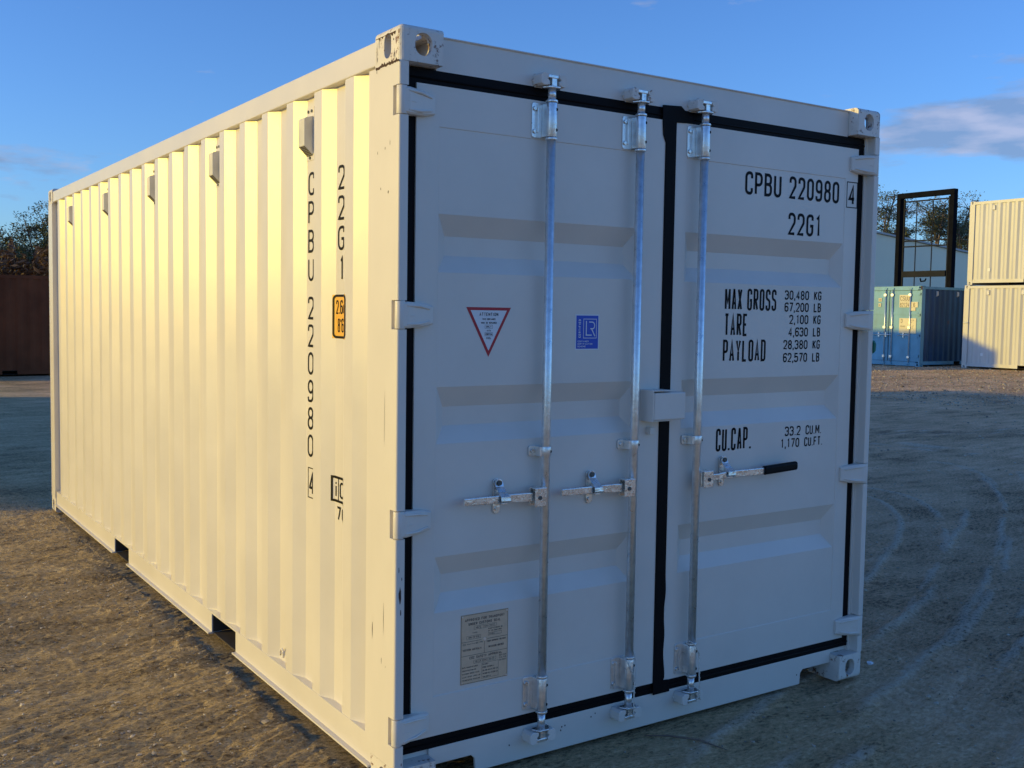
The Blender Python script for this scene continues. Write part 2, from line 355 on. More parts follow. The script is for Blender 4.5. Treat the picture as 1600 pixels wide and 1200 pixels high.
def axis2(parts, out, grow=1.09):
    c = []
    for a, b, st in parts: c += list(np.arange(a, b, st))
    lo = []; hi = []; st = parts[0][2]; p = c[0]
    while p > -out: st *= grow; p -= st; lo.append(p)
    st = parts[-1][2]; p = c[-1]
    while p < out: st *= grow; p += st; hi.append(p)
    return np.array(lo[::-1]+c+hi)
gx = axis2([(-2.6, .06, .0085), (.06, 2.3, .03), (2.3, 8.5, .018)], 1500); gy = axis2([(-1.2, 5.2, .0105), (5.2, 8.6, .022)], 1500)
XX, YY = np.meshgrid(gx, gy, indexing='ij')
near = np.exp(-(np.clip(np.hypot(XX-2, YY-3)-7, 0, 1e9)/14)**2)
lit = 1/(1+np.exp((XX-1.0)/.6))                       # rougher worked soil on the left of the box
sx = XX*.905+YY*.425; sy = -XX*.425+YY*.905            # drag direction of the scraper blade
h = .016*vnoise(XX*.8, YY*.8, 1)+.010*vnoise(XX*2.3, YY*2.3, 2)+.006*vnoise(XX*6, YY*6, 3)
wx = sx+.12*vnoise(XX*1.7, YY*1.7, 51); wy = sy+.10*vnoise(XX*1.9, YY*1.9, 52)
h += (.5+.5*lit)*(.008*vnoise(wx*2.2, wy*9, 4)+.0085*vnoise(wx*5.5, wy*22, 5)+.0055*vnoise(wx*13, wy*48, 61)+.004*vnoise(XX*31, YY*31, 6)+.0035*vnoise(XX*61, YY*61, 7))
rdg = (1-2*np.abs(vnoise(wx*4.5, wy*17, 81)))**6*.010+(1-2*np.abs(vnoise(wx*11, wy*38, 82)))**6*.006
h += rdg*(.25+.9*lit)*np.clip(.6+2.4*vnoise(XX*1.1, YY*1.1, 83), 0, 1.4)
clod = np.clip(vnoise(XX*13+3*vnoise(XX*4, YY*4, 21), YY*13, 8)-.22, 0, 1); h += .028*clod*(.3+.9*lit)
trk = np.zeros(XX.shape)
for k, P in enumerate(TR):
    m = (XX > -2) & (XX < 22); d = np.full(XX.shape, 9.); a = np.zeros(XX.shape)
    dd, aa = poly_dist(XX[m], YY[m], P); d[m] = dd; a[m] = aa
    w = .16+.02*np.sin(a*1.3)
    inn = 1/(1+np.exp((np.abs(d)-w)/.02)); d2 = d+.03*vnoise(a*.9, a*0+k, 91+k)+.03*vnoise(XX*7, YY*7, 95+k); rim = np.exp(-((np.abs(d2)-w-.02)/.030)**2)*np.clip(4*(vnoise(a*1.6+7*np.sign(d), a*0+k, 30+k)+.22), 0, 1)
    lug = inn*(np.sin(a*2*math.pi/.075+np.sign(d)*2.2*np.abs(d)*18) > .1)*np.clip(4*(vnoise(a*1.1+9, d*3, 33+k)+.3), 0, 1)
    h += near*(-.012*inn+.010*rim+.007*lug)
    trk = np.maximum(trk, np.clip(rim*.9, 0, 1)); trk = np.where(trk < .3, trk-.30*inn*(.4+.6*np.clip(vnoise(a*.9, a*0, 71+k)+.5, 0, 1))-.95*lug, trk)
h *= near
ins = (XX > -.03) & (XX < 2.47) & (YY > -.03) & (YY < 6.09)
h = np.where(ins, np.minimum(h, -.004), h-.004)
ZZ = h+slope_z(XX, YY)
nx, ny = XX.shape
verts = np.stack([XX, YY, ZZ], -1).reshape(-1, 3)
ii = (np.arange(nx-1)[:, None]*ny+np.arange(ny-1)[None]).reshape(-1); quads = np.stack([ii, ii+ny, ii+ny+1, ii+1], -1)
gm = bpy.data.meshes.new('ground'); gm.vertices.add(len(verts)); gm.vertices.foreach_set('co', verts.ravel())
gm.loops.add(quads.size); gm.loops.foreach_set('vertex_index', quads.ravel()); gm.polygons.add(len(quads))
gm.polygons.foreach_set('loop_start', np.arange(0, quads.size, 4)); gm.polygons.foreach_set('use_smooth', np.ones(len(quads), bool)); gm.update()
at = gm.attributes.new('track', 'FLOAT', 'POINT'); at.data.foreach_set('value', trk.reshape(-1).astype('f'))
ground = bpy.data.objects.new('ground', gm); COL.objects.link(ground); tag(ground, 'bare compacted dirt and gravel yard with tyre tracks', None, kind='structure')
def H(x, y):
    i = int(np.clip(np.searchsorted(gx, x), 0, nx-1)); j = int(np.clip(np.searchsorted(gy, y), 0, ny-1)); return float(ZZ[i, j])
m = bpy.data.materials.new('dirt'); m.use_nodes = True; t = m.node_tree; b = t.nodes['Principled BSDF']; b.inputs['Roughness'].default_value = .95; b.inputs['Specular IOR Level'].default_value = .15
tc = N(t, 'ShaderNodeTexCoord'); O = tc.outputs['Object']
def noise(sc, det=6, ro=.6, vec=None):
    n = N(t, 'ShaderNodeTexNoise'); n.inputs['Scale'].default_value = sc; n.inputs['Detail'].default_value = det; n.inputs['Roughness'].default_value = ro; src = O
    if vec:
        mp = N(t, 'ShaderNodeMapping'); mp.inputs['Rotation'].default_value = (0, 0, R(25)); mp.inputs['Scale'].default_value = vec; t.links.new(O, mp.inputs[0]); src = mp.outputs[0]
    t.links.new(src, n.inputs['Vector']); return n.outputs['Fac']
big = noise(.6, 5, .6); mid = noise(3.2, 7, .68, (.45, 1.5, 1)); fine = noise(42, 8, .8, (.7, 1.3, 1))
v = math_(t, 'MULTIPLY_ADD', math_(t, 'ADD', math_(t, 'MULTIPLY', big, .35), math_(t, 'ADD', math_(t, 'MULTIPLY', mid, .36), math_(t, 'MULTIPLY', fine, .80))), 1.3, -.27)
cr = N(t, 'ShaderNodeValToRGB'); t.links.new(v, cr.inputs[0]); E_ = cr.color_ramp.elements
E_[0].position = .54; E_[0].color = (0.154, 0.109, 0.061, 1); E_[1].position = .90; E_[1].color = (0.929, 0.768, 0.474, 1)
e = E_.new(.68); e.color = (0.595, 0.440, 0.237, 1)
e = E_.new(.78); e.color = (0.750, 0.557, 0.307, 1)
sx = N(t, 'ShaderNodeSeparateXYZ'); t.links.new(O, sx.inputs[0])
far = math_(t, 'MULTIPLY', math_(t, 'SUBTRACT', math_(t, 'ADD', sx.outputs[0], math_(t, 'MULTIPLY', big, 1.5)), 2.2), .6, clamp=True)   # slightly redder, lighter tint right of the box
gmx = N(t, 'ShaderNodeMix', data_type='RGBA', blend_type='MULTIPLY'); t.links.new(far, gmx.inputs[0]); t.links.new(cr.outputs[0], gmx.inputs[6]); gmx.inputs[7].default_value = (1.13, 1.0, 1.07, 1)
atn = N(t, 'ShaderNodeAttribute', attribute_name='track')
mx = N(t, 'ShaderNodeMix', data_type='RGBA'); t.links.new(math_(t, 'MULTIPLY', atn.outputs['Fac'], math_(t, 'MULTIPLY', math_(t, 'SUBTRACT', fine, .37), 4.6, clamp=True), clamp=True), mx.inputs[0]); t.links.new(gmx.outputs[2], mx.inputs[6]); mx.inputs[7].default_value = (.80, .70, .55, 1)
dk = N(t, 'ShaderNodeMix', data_type='RGBA', blend_type='MULTIPLY'); t.links.new(math_(t, 'MULTIPLY', atn.outputs['Fac'], -1.3, clamp=True), dk.inputs[0]); t.links.new(mx.outputs[2], dk.inputs[6]); dk.inputs[7].default_value = (.46, .46, .48, 1)  # tyre marks, plus tread-relief shading put into the colour where displacement hardly shows
t.links.new(dk.outputs[2], b.inputs['Base Color'])
vo = N(t, 'ShaderNodeTexVoronoi'); vo.inputs['Scale'].default_value = 60; t.links.new(O, vo.inputs['Vector'])
hh = math_(t, 'ADD', math_(t, 'MULTIPLY', noise(70, 6, .8, (.6, 1.4, 1)), 1.0), math_(t, 'MULTIPLY', vo.outputs['Distance'], -.6))
bp = N(t, 'ShaderNodeBump'); bp.inputs['Strength'].default_value = 1.0; bp.inputs['Distance'].default_value = .018; t.links.new(hh, bp.inputs['Height'])
n2 = noise(9, 8, .75, (.35, 1.7, 1)); bp2 = N(t, 'ShaderNodeBump'); bp2.inputs['Strength'].default_value = .85; bp2.inputs['Distance'].default_value = .030; t.links.new(n2, bp2.inputs['Height']); t.links.new(bp.outputs[0], bp2.inputs['Normal'])
t.links.new(bp2.outputs[0], b.inputs['Normal']); gm.materials.append(m)

# gravel: nobody could count it
ico = [(0, 0, 1), (.89, 0, .45), (.28, .85, .45), (-.72, .53, .45), (-.72, -.53, .45), (.28, -.85, .45), (.72, .53, -.45), (-.28, .85, -.45), (-.89, 0, -.45), (-.28, -.85, -.45), (.72, -.53, -.45), (0, 0, -1)]
icf = [(0, 1, 2), (0, 2, 3), (0, 3, 4), (0, 4, 5), (0, 5, 1), (1, 6, 2), (2, 7, 3), (3, 8, 4), (4, 9, 5), (5, 10, 1), (2, 6, 7), (3, 7, 8), (4, 8, 9), (5, 9, 10), (1, 10, 6), (11, 7, 6), (11, 8, 7), (11, 9, 8), (11, 10, 9), (11, 6, 10)]
def pebble(mb, x, y, s, sink=.35):
    i = len(mb.v); a = random.random()*6.28; ca, sa = math.cos(a), math.sin(a); k = [random.uniform(.7, 1.25) for _ in ico]; fx = random.uniform(.8, 1.5); fz = random.uniform(.45, .8); z = H(x, y)+s*fz*(1-sink)-s*.3
    for q, (px, py, pz) in zip(k, ico):
        px *= q*fx; py *= q; mb.v.append((x+s*(px*ca-py*sa), y+s*(px*sa+py*ca), z+s*pz*q*fz))
    for f in icf: mb.face([i+j for j in f])
gb = MB()
for _ in range(20000):
    if random.random() < .62: x, y = random.uniform(-2.7, .05), random.uniform(-.3, 6.6)
    else: x, y = random.uniform(-.2, 8), random.uniform(-1.2, 6)
    if 0 < x < 2.44 and -.02 < y < 6.08: continue
    pebble(gb, x, y, min(.002+random.expovariate(1/.0019), .015))
for _ in range(22000):
    x, y = random.uniform(16, 31.5), random.uniform(8, 23); pebble(gb, x, y, .005+random.expovariate(1/.006))
for _ in range(3500):
    x, y = random.uniform(8, 20), random.uniform(0, 14); pebble(gb, x, y, .004+random.expovariate(1/.004))
tag(gb.build('gravel', 'stone'), 'loose pebbles and grit scattered over the dirt', None, kind='stuff')
sb = MB(); pebble(sb, 2.67, .13, .017, .1)
tag(sb.build('stone', 'white'), 'small white stone on the dirt just right of the cream container corner', 'stone')
tb = MB(); tb.tube([(1.11, .0, H(1.11, 0)+.006), (1.18, -.06, H(1.18, -.06)+.014), (1.25, -.16, H(1.25, -.16)+.012), (1.31, -.25, H(1.31, -.25)+.005)], [.002, .004, .004, .0015], 6)
tag(tb.build('twig', 'bark'), 'thin dry curved twig lying on shaded dirt before the doors', 'twig')

# ------------------------------------------------------------------ containers
LN, WD, HT = 6.058, 2.438, 2.591
XO, XI, PIT = .008, .038, .2778
def prof(y0=.223, y1=5.9, a0=.36):
    P = [(y0, XI)]; k = -1
    while True:
        b = a0+PIT*k
        for y, x in ((b, XO), (b+.072, XO), (b+.14, XI), (b+.21, XI)):
            if y0 < y < y1: P.append((y, x))
        k += 1
        if b > y1: break
    P.append((y1, P[-1][1] if P[-1][1] == XI else XI)); return P
PROF = prof()
_py = [p[0] for p in PROF]; _px = [p[1] for p in PROF]
def side_x(y): return float(np.interp(y, _py, _px))
def wall_mb(profile, xs, z0, z1, mirror=None, T=.002, weld=.004):
    """corrugated sheet with thickness T"""
    mb = MB(); f = (lambda x: x) if mirror is None else (lambda x: mirror-x)
    n = len(profile)
    for k, (y, x) in enumerate(profile):
        for z in (z0, z1): mb.v.append((f(x), y, z))
        for z in (z0, z1): mb.v.append((f(x+T), y, z))
    for k in range(n-1):
        a = 4*k; b = a+4
        mb.face((a, b, b+1, a+1)); mb.face((a+2, a+3, b+3, b+2)); mb.face((a, a+2, b+2, b)); mb.face((a+1, b+1, b+3, a+3))
    return mb
def casting_mesh(m):
    """near left top casting: faces -x, -y and +z carry the holes"""
    mb = MB(); mb.box(0, .162, 0, .178, -.118, 0); o = mb.build('corner_casting', m)
    bm = bmesh.new(); bm.from_mesh(o.data)
    def sel(fn): return [e for e in bm.edges if fn(e.verts[0].co, e.verts[1].co)]
    e1 = sel(lambda a, b: abs(a.x) < 1e-5 and abs(b.x) < 1e-5 and abs(a.y) < 1e-5 and abs(b.y) < 1e-5)
    e1 += sel(lambda a, b: abs(a.x-.162) < 1e-5 and abs(b.x-.162) < 1e-5 and abs(a.z) < 1e-5 and abs(b.z) < 1e-5 and False)
    e1 += sel(lambda a, b: abs(a.z) < 1e-5 and abs(b.z) < 1e-5 and ((abs(a.x) < 1e-5 and abs(b.x) < 1e-5) or (abs(a.y) < 1e-5 and abs(b.y) < 1e-5)))
    bmesh.ops.bevel(bm, geom=e1, offset=.020, segments=5, profile=.5, affect='EDGES')
    e2 = sel(lambda a, b: abs(a.x-.162) < 1e-5 and abs(b.x-.162) < 1e-5 and abs(a.y) < 1e-4 and abs(b.y) < 1e-4)
    if e2: bmesh.ops.bevel(bm, geom=e2, offset=.003, segments=2, affect='EDGES')
    bm.to_mesh(o.data); bm.free()
    c = MB(); c.box(.03, .15, .03, .166, -.092, -.026); c1 = c.build('c', m)
    c = MB(); c.prism(rrect(.055, .119, -.096, -.022, .031, 6), 'y', -.05, .09); c2 = c.build('c', m)
    c = MB(); c.prism(rrect(.063, .113, -.100, -.018, .0249, 6), 'x', -.05, .09); c3 = c.build('c', m)
    c = MB(); c.prism(rrect(.045, .108, .030, .150, .031, 6), 'z', -.06, .05); c4 = c.build('c', m)
    bpy.context.view_layer.update(); boolean(o, [c1, c2, c3, c4]); me = o.data
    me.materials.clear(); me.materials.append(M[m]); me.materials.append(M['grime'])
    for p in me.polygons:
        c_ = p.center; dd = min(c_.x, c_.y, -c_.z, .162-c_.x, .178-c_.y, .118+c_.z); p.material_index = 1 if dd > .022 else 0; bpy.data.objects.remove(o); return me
def mirrored(me, sx, sy, sz):
    m2 = me.copy(); m2.transform(Matrix.Diagonal((sx, sy, sz, 1)))
    if sx*sy*sz < 0: m2.flip_normals()
    return m2
CAST = {}
def casting(matn, x, y, z, sx, sy, sz, parent):
    k = (matn, sx, sy, sz)
    if matn not in CAST: CAST[matn] = casting_mesh(matn)
    if k not in CAST: CAST[k] = mirrored(CAST[matn], sx, sy, sz)
    o = bpy.data.objects.new('corner_casting', CAST[k]); COL.objects.link(o); o.location = (x, y, z); o.parent = parent; return o
def rail_bottom(mb, f, pockets, ylo, yhi):
    segs = []; y = ylo
    for a, b in pockets: segs.append((y, a)); y = b
    segs.append((y, yhi))
    for a, b in segs: mb.box(*sorted((f(.006), f(.012))), a, b, .074, .166)
    mb.box(*sorted((f(.006), f(.055))), ylo, yhi, .166, .173)
    for a, b in segs: mb.box(*sorted((f(-.012), f(.055))), a, b, .066, .0735)
    for a, b in pockets:                                # tunnel of the fork pocket
        for yy in (a, b): mb.box(*sorted((f(.0125), f(.60))), yy-.004 if yy == a else yy, yy if yy == a else yy+.004, .074, .165, 1)
        mb.box(*sorted((f(.0125), f(.60))), a+.001, b-.001, .158, .1655, 1)
    for a, b in pockets: mb.box(*sorted((f(.014), f(.60))), a+.001, b-.001, .067, .072, 1)
    mb.box(*sorted((f(.60), f(.606))), ylo+.1, yhi-.1, .074, .165, 1)
POCK = [(1.60, 1.946), (3.57, 3.93)]

def marks(mb, o, m='rust'):
    """surface marks go into the mesh of the part they are on"""
    me = o.data; me.materials.append(M[m]); k = len(me.materials)-1; bm = bmesh.new(); bm.from_mesh(me); off = o.location
    for f in mb.f:
        fc = bm.faces.new([bm.verts.new(Vector(mb.v[i])-off) for i in f]); fc.material_index = k
    bm.to_mesh(me); bm.free()
# ---- the big cream container
box = empty('shipping_container'); tag(box, 'large cream shipping container with three galvanised locking rods filling the middle of the yard', 'shipping container')
wall_mb(PROF, 0, .172, 2.486).build('side_wall', 'paint', box)
wall_mb(PROF, 0, .172, 2.486, mirror=WD).build('side_wall', 'paint', box)
mb = MB()
def sheet_strip(mb, P, wr):
    """one folded sheet through the points P, wr(u, w, side) -> xyz for the two long edges"""
    i = len(mb.v)
    for u, w in P: mb.v += [wr(u, w, 0), wr(u, w, 1)]
    for k in range(len(P)-1): mb.face((i+2*k, i+2*k+2, i+2*k+3, i+2*k+1))
def fold(a, b, pitch, lo, hi):
    P = [(a, lo)]; u = a+.03
    while u+pitch < b: P += [(u, lo), (u+pitch*.2, hi), (u+pitch*.5, hi), (u+pitch*.7, lo)]; u += pitch
    return P+[(b, lo)]
sheet_strip(mb, fold(.05, WD-.05, .26, 6.0, 6.035), lambda u, w, s: (u, w, .15 if s else 2.5)); mb.build('end_wall', 'paint', box)
mb = MB(); sheet_strip(mb, fold(.13, 5.95, .23, 2.545, 2.565), lambda u, w, s: (.0605 if s else WD-.0605, u, w)); mb.build('roof', 'paint', box)
mb = MB(); mb.box(.056, WD-.056, .14, 5.95, .167, .19); mb.build('floor', 'under', box)
for mir in (None, WD):
    f = (lambda x: x) if mir is None else (lambda x: WD-x)
    mb = MB(); mb.box(*sorted((f(.004), f(.06))), .1785, 5.8795, 2.484, 2.566); mb.build('top_rail', 'paint', box, .004)
    mb = MB(); rail_bottom(mb, f, POCK, .1785, 5.8795); mb.build('bottom_rail', ['paint', 'under'], box)
for sx, x in ((1, 0), (-1, WD)):
    for sy, y in ((1, 0), (-1, LN)):
        for sz, z in ((1, HT), (-1, 0)): casting('worn', x, y, z, sx, sy, sz, box)
HZ = [2.348, 1.650, .951, .243]
for f, nm in ((lambda x: x, 0), (lambda x: WD-x, 1)):
    mb = MB(); X0, X1 = sorted((f(0), f(.05))); mb.box(X0, X1, .0455, .223, .1185, 2.4725)
    zz = [.1185]+[q for hz in HZ[::-1] for q in (hz-.048, hz+.048)]+[2.4725]
    for a, b in zip(zz[::2], zz[1::2]):
        P = []
        for k in range(6):
            th = R(180+90*k/5); P.append((f(.009+.009*math.cos(th)), .011+.009*math.sin(th)))
        P += [(f(.033), .002), (f(.035), .004), (f(.035), .0455), (f(0), .0455)]
        mb.prism(P, 'z', a, b)
    o = mb.build('corner_post', ['post', 'rust'], box)
    if nm == 0:                                       # paint chips and scuffs
        cm = MB(); rs = random.Random(3)
        for cx, cz, w, hh in ((.018, .715, .010, .055), (.013, .80, .003, .020), (.021, .655, .004, .02), (.024, .77, .003, .012), (.028, .1335, .004, .01)):
            pts = [(cx+w*.5*math.cos(a)*rs.uniform(.6, 1.2), .0017, cz+hh*.5*math.sin(a)*rs.uniform(.7, 1.2)) for a in np.linspace(0, 6.28, 12)[:-1]]; cm.poly(pts)
        for cy, cz, w, hh in ((.086, .62, .003, .12), (.17, .56, .006, .07), (.10, .47, .003, .03), (.07, .455, .002, .01), (.155, 2.19, .003, .012), (.10, 2.20, .004, .010), (.065, 2.215, .003, .02), (.13, 2.07, .006, .01), (.075, 2.055, .008, .012), (.09, 1.3, .002, .2)):
            pts = [(-.0004, cy+w*.5*math.cos(a)*rs.uniform(.5, 1.2), cz+hh*.5*math.sin(a)*rs.uniform(.6, 1.2)) for a in np.linspace(0, 6.28, 10)[:-1]]; cm.poly(pts)
        marks(cm, o)
for f in (lambda x: x, lambda x: WD-x):
    mb = MB(); mb.box(*sorted((f(0), f(.05))), 5.90, LN-.002, .1185, 2.4725); mb.build('corner_post', 'paint', box)
# door header and sill
mb = MB(); mb.prism([(.052, 2.455), (.128, 2.455), (.128, 2.582), (.046, 2.582), (.046, 2.5765), (.052, 2.5765)], 'x', .1625, WD-.1625); dh = mb.build('door_header', 'door_paint', box, .003)
mb = MB(); mb.box(.036, WD-.036, .060, .128, 2.44, 2.4545); mb.build('door_rebate', 'door_paint', box)
sillp = [(.162, .137), (.162, .075), (.178, .062)]
sillp = [(.1625, .140), (.1625, .078), (.337, .078), (.352, .064), (.356, .014), (2.072, .014), (2.076, .064), (2.091, .078), (2.2755, .078), (2.2755, .140)]
mb = MB(); mb.prism(sillp, 'y', .052, .064); mb.build('door_sill', 'door_paint', box, .003)
mb = MB(); mb.box(.036, WD-.036, .0645, .15, .1185, .140); mb.build('door_rebate', 'door_paint', box)
mb = MB(); mb.box(.163, WD-.163, .30, .31, .012, .16); mb.build('cross_member', 'under', box)
for xa in (.150, WD-.156): mb = MB(); mb.box(xa, xa+.006, .1785, .2995, .002, .118); mb.build('sun_block_plate', 'under', box)  # unseen plates added to keep sun out of the dark sill notches

# doors
DY, PY = .045, .0475
Z0, Z1 = .186, 2.418
RIBZ = [1.993, 1.405, .816]
def door(x0, x1, px0, px1, hinge_f):
    d = MB(); pz0, pz1 = (.325, 2.283)
    e = .0022
    def fr(a, b, c, g): d.poly([(a, DY, c), (b, DY, c), (b, DY, g), (a, DY, g)])
    fr(x0, px0, Z0, Z1); fr(px1, x1, Z0, Z1); fr(px0, px1, Z0, pz0); fr(px0, px1, pz1, Z1)
    # little steps round the panel
    A = [(px0, pz0), (px1, pz0), (px1, pz1), (px0, pz1)]; B = [(px0+e, pz0+e), (px1-e, pz0+e), (px1-e, pz1-e), (px0+e, pz1-e)]
    for k in range(4):
        a, b_ = A[k], A[(k+1) % 4]; c, g = B[(k+1) % 4], B[k]; d.poly([(a[0], DY, a[1]), (b_[0], DY, b_[1]), (c[0], PY, c[1]), (g[0], PY, g[1])])
    qx0, qx1 = px0+e, px1-e; z = pz1-e
    for rz in RIBZ:
        d.poly([(qx0, PY, rz), (qx1, PY, rz), (qx1, PY, z), (qx0, PY, z)])
        zb = rz-.197; i0, i1 = rz-.072, rz-.138; D = PY+.036; a0, a1 = qx0+.045, qx1-.045
        d.poly([(qx0, PY, rz), (qx1, PY, rz), (a1, D, i0), (a0, D, i0)]); d.poly([(a0, D, i1), (a1, D, i1), (qx1, PY, zb), (qx0, PY, zb)])
        d.poly([(a0, D, i0), (a1, D, i0), (a1, D, i1), (a0, D, i1)])
        d.poly([(qx0, PY, rz), (a0, D, i0), (a0, D, i1), (qx0, PY, zb)]); d.poly([(qx1, PY, rz), (qx1, PY, zb), (a1, D, i1), (a1, D, i0)])
        z = zb
    d.poly([(qx0, PY, pz0+e), (qx1, PY, pz0+e), (qx1, PY, z), (qx0, PY, z)])
    # leaf thickness
    for a, b_ in (((x0, Z0), (x1, Z0)), ((x1, Z0), (x1, Z1)), ((x1, Z1), (x0, Z1)), ((x0, Z1), (x0, Z0))):
        d.poly([(a[0], DY, a[1]), (b_[0], DY, b_[1]), (b_[0], .10, b_[1]), (a[0], .10, a[1])])
    d.poly([(x0, .10, Z0), (x1, .10, Z0), (x1, .10, Z1), (x0, .10, Z1)])
    o = d.build('door', 'door_paint', box)
    # weld shared corners so the normals agree
    bm = bmesh.new(); bm.from_mesh(o.data); bmesh.ops.remove_doubles(bm, verts=bm.verts, dist=1e-5); bmesh.ops.recalc_face_normals(bm, faces=bm.faces); bm.to_mesh(o.data); bm.free()
    for hz in HZ:
        hb = MB()
        hb.tube([(hinge_f(.0165), .0165, hz-.0455), (hinge_f(.0165), .0165, hz+.0455)], .0175, 18)
        # knuckle fairing and tapering blade
        yo = -.002
        P = [(.017, .0425), (.040, .044), (.105, .040), (.152, .031)]          # (x, half height)
        prev = None
        ys = [(-.0005), .000, .018, .034]
        for k, (x, hh) in enumerate(P):
            ring = [(hinge_f(x), ys[k], hz-hh*.86), (hinge_f(x), ys[k], hz+hh*.86), (hinge_f(x), ys[k]+.006, hz+hh), (hinge_f(x), .0447, hz+hh), (hinge_f(x), .0447, hz-hh), (hinge_f(x), ys[k]+.006, hz-hh)]
            i = len(hb.v); hb.v += ring
            if prev is not None:
                for j in range(6): hb.face((prev+j, prev+(j+1) % 6, i+(j+1) % 6, i+j))
            else: hb.face(range(i, i+6))
            prev = i
        hb.face([prev+j for j in range(6)][::-1])
        # raised ribs of the forging
        for s in (-1, 1):
            hb.tube([(hinge_f(.035), .0005, hz+s*.031), (hinge_f(.085), .009, hz+s*.030), (hinge_f(.135), .0265, hz+s*.021)], [.0035, .005, .003], 6)
        hb.tube([(hinge_f(.03), .0005, hz-.003), (hinge_f(.065), .0045, hz-.003)], [.002, .001], 5)
        hb.build('hinge', 'post' if hz > .5 else 'door_paint', o, .0022)
    return o
dl = door(.087, 1.186, .173, 1.062, lambda x: x)
dr = door(1.240, 2.344, 1.302, 2.262, lambda x: WD-x)
# rubber seal: frame all round and the centre strip with its torn flap
def frame_mb(o_, i_, y0, y1):                   # rectangular ring o_=(x0,x1,z0,z1) with opening i_
    g = MB(); n = 4; O_ = [(o_[0], o_[2]), (o_[1], o_[2]), (o_[1], o_[3]), (o_[0], o_[3])]; I_ = [(i_[0], i_[2]), (i_[1], i_[2]), (i_[1], i_[3]), (i_[0], i_[3])]
    for y in (y0, y1):
        for P in (O_, I_): g.v += [(p[0], y, p[1]) for p in P]
    for k in range(4):
        q = (k+1) % 4; g.face((k, q, 4+q, 4+k)); g.face((8+k, 12+k, 12+q, 8+q)); g.face((k, 8+k, 8+q, q)); g.face((4+k, 4+q, 12+q, 12+k))
    return g
frame_mb((.0355, 2.4025, .1405, 2.468), (.0868, 2.3442, .1858, 2.4182), .0515, .0598).build('door_seal', 'rubber', box, .0015)
fl = [(1.1865, .137), (1.275, .137), (1.268, .187), (1.2405, .19)]+[(1.2400+.003*math.sin(z*37)+.003*math.sin(z*11), z) for z in np.linspace(.2, .6, 22)]+[(1.2392, .62), (1.2396, 2.36), (1.2402, 2.414), (1.33, 2.420), (1.33, 2.444), (1.285, 2.463), (1.262, 2.480), (1.166, 2.474), (1.168, 2.41), (1.172, 2.36), (1.1865, 2.33)]
g = MB(); g.prism(fl, 'y', .0405, .0445); g.build('centre_seal', 'rubber', box, .001)
for z in (2.437, .160):
    g = MB(); g.tube([(.04, .0505, z), (2.40, .0505, z)], .0035, 6); g.build('seal_lip', 'rubber', box)

